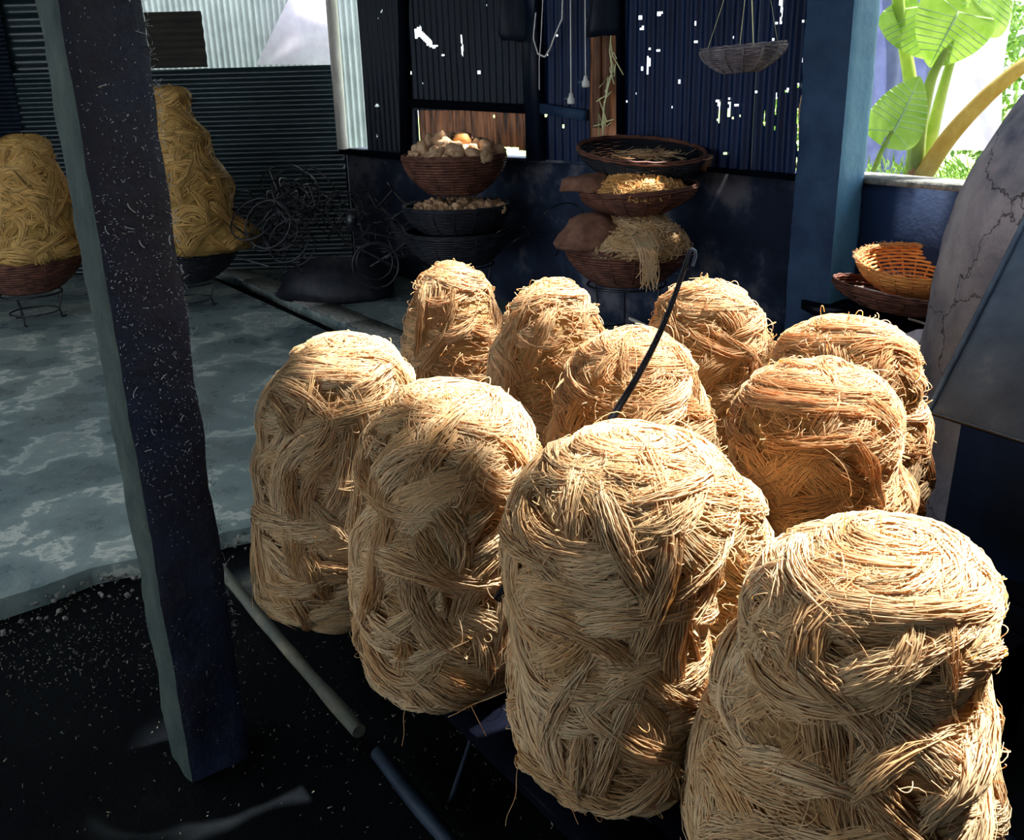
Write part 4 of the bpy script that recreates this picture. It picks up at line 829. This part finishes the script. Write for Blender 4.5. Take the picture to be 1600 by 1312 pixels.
leafblade(P(1500, 20, PY-.05), P(1455, 105, PY-.05), .50, (.1, -1, .3), parent=pe, seed=3)
leafblade(P(1520, 10, PY+.1), P(1575, -60, PY+.1), .6, (.3, -1, .1), parent=pe, seed=4)
leafblade(P(1495, 285, PY+.3), P(1452, 290, PY+.2), .22, (0, -.6, 1), parent=pe, seed=5)
leafblade(P(1515, 262, PY+.3), P(1470, 275, PY+.25), .24, (0, -.8, .6), parent=pe, seed=6)
mb = MB(); g = np.random.default_rng(71)
for k in range(260):
    p = P(g.uniform(1352, 1515), g.uniform(262, 288), PY+.1); d = g.normal(0, 1, 3)*.05; mb.add([p, p+d+ZX*.03, p+d*.5+np.array([.012, 0, .02])], T=[[0, 1, 2]])
tag(mb.build('weeds', M['bush'], smooth=False), 'low weeds growing behind the window sill', 'weeds', kind='stuff')
# tarpaulin and pale sheeting
def drape(name, label, quad, m, seed, amp=.05, cat='tarpaulin', folds=14):
    a, b_, c, d = [np.array(q) for q in quad]; n = 40; gu, gv = np.meshgrid(np.linspace(0, 1, n), np.linspace(0, 1, n)); X = ((1-gu)*(1-gv))[..., None]*a+(gu*(1-gv))[..., None]*b_+(gu*gv)[..., None]*c+((1-gu)*gv)[..., None]*d
    X[..., 1] += amp*np.sin(gu*folds+2*np.sin(gv*3+seed))+amp*.4*sn(X, seed, 4); i = np.arange(n*n).reshape(n, n); F_ = np.stack([i[:-1, :-1], i[:-1, 1:], i[1:, 1:], i[1:, :-1]], -1).reshape(-1, 4)
    return tag(mesh_np(name, np.concatenate([X.reshape(-1, 3), X.reshape(-1, 3)+np.array([0, .006, 0])]), np.concatenate([F_, F_[:, ::-1]+n*n]), m), label, cat)
drape('tarpaulin', 'lilac blue tarpaulin hanging behind the plant', [P(1340, 300, 7.2), P(1440, 300, 7.2), P(1470, -60, 7.2), P(1340, -60, 7.2)], M['tarp'], 3)
drape('plastic_sheeting', 'pale pink sheeting hung up beyond the plant', [P(1380, 235, 8.5), P(1560, 235, 8.5), P(1590, -60, 8.5), P(1380, -60, 8.5)], M['plastic'], 5, cat='sheeting')
def bush(label, c, R, n, seed):
    g = np.random.default_rng(seed); d = g.normal(size=(n, 3)); d /= np.linalg.norm(d, axis=1, keepdims=True); p = np.array(c)+d*np.array(R)*g.uniform(.6, 1, (n, 1)); a = g.normal(size=(n, 3)); a /= np.linalg.norm(a, axis=1, keepdims=True); b_ = np.cross(a, g.normal(size=(n, 3))); b_ /= np.linalg.norm(b_, axis=1, keepdims=True); s_ = g.uniform(.03, .07, (n, 1))
    V = np.stack([p-a*s_, p+b_*s_*.45, p+a*s_, p-b_*s_*.45], 1).reshape(-1, 3); e = empty('bush', (c[0], c[1], -.1), label, 'bush')
    mesh_np('foliage', V, np.arange(4*n).reshape(n, 4), M['bush'], e, False); mb = MB()
    for k in range(7): mb.tube([np.array([c[0], c[1], -.1]), np.array(c)+g.normal(0, .3, 3)*np.array(R)-ZX*.1, np.array(c)+g.normal(0, .6, 3)*np.array(R)], .015, 5)
    mb.build('stems', M['plank'], e)
c = P(1640, 110, 10); bush('leafy bush beyond the lawn at the right edge', (c[0], 10, c[2]-.4), (.9, .6, 1.6), 4200, 5)
c = P(1262, 230, 8); bush('green bush seen through the torn slit in the back wall', (c[0], 8.2, c[2]-.2), (.5, .4, .7), 1500, 6)
# end
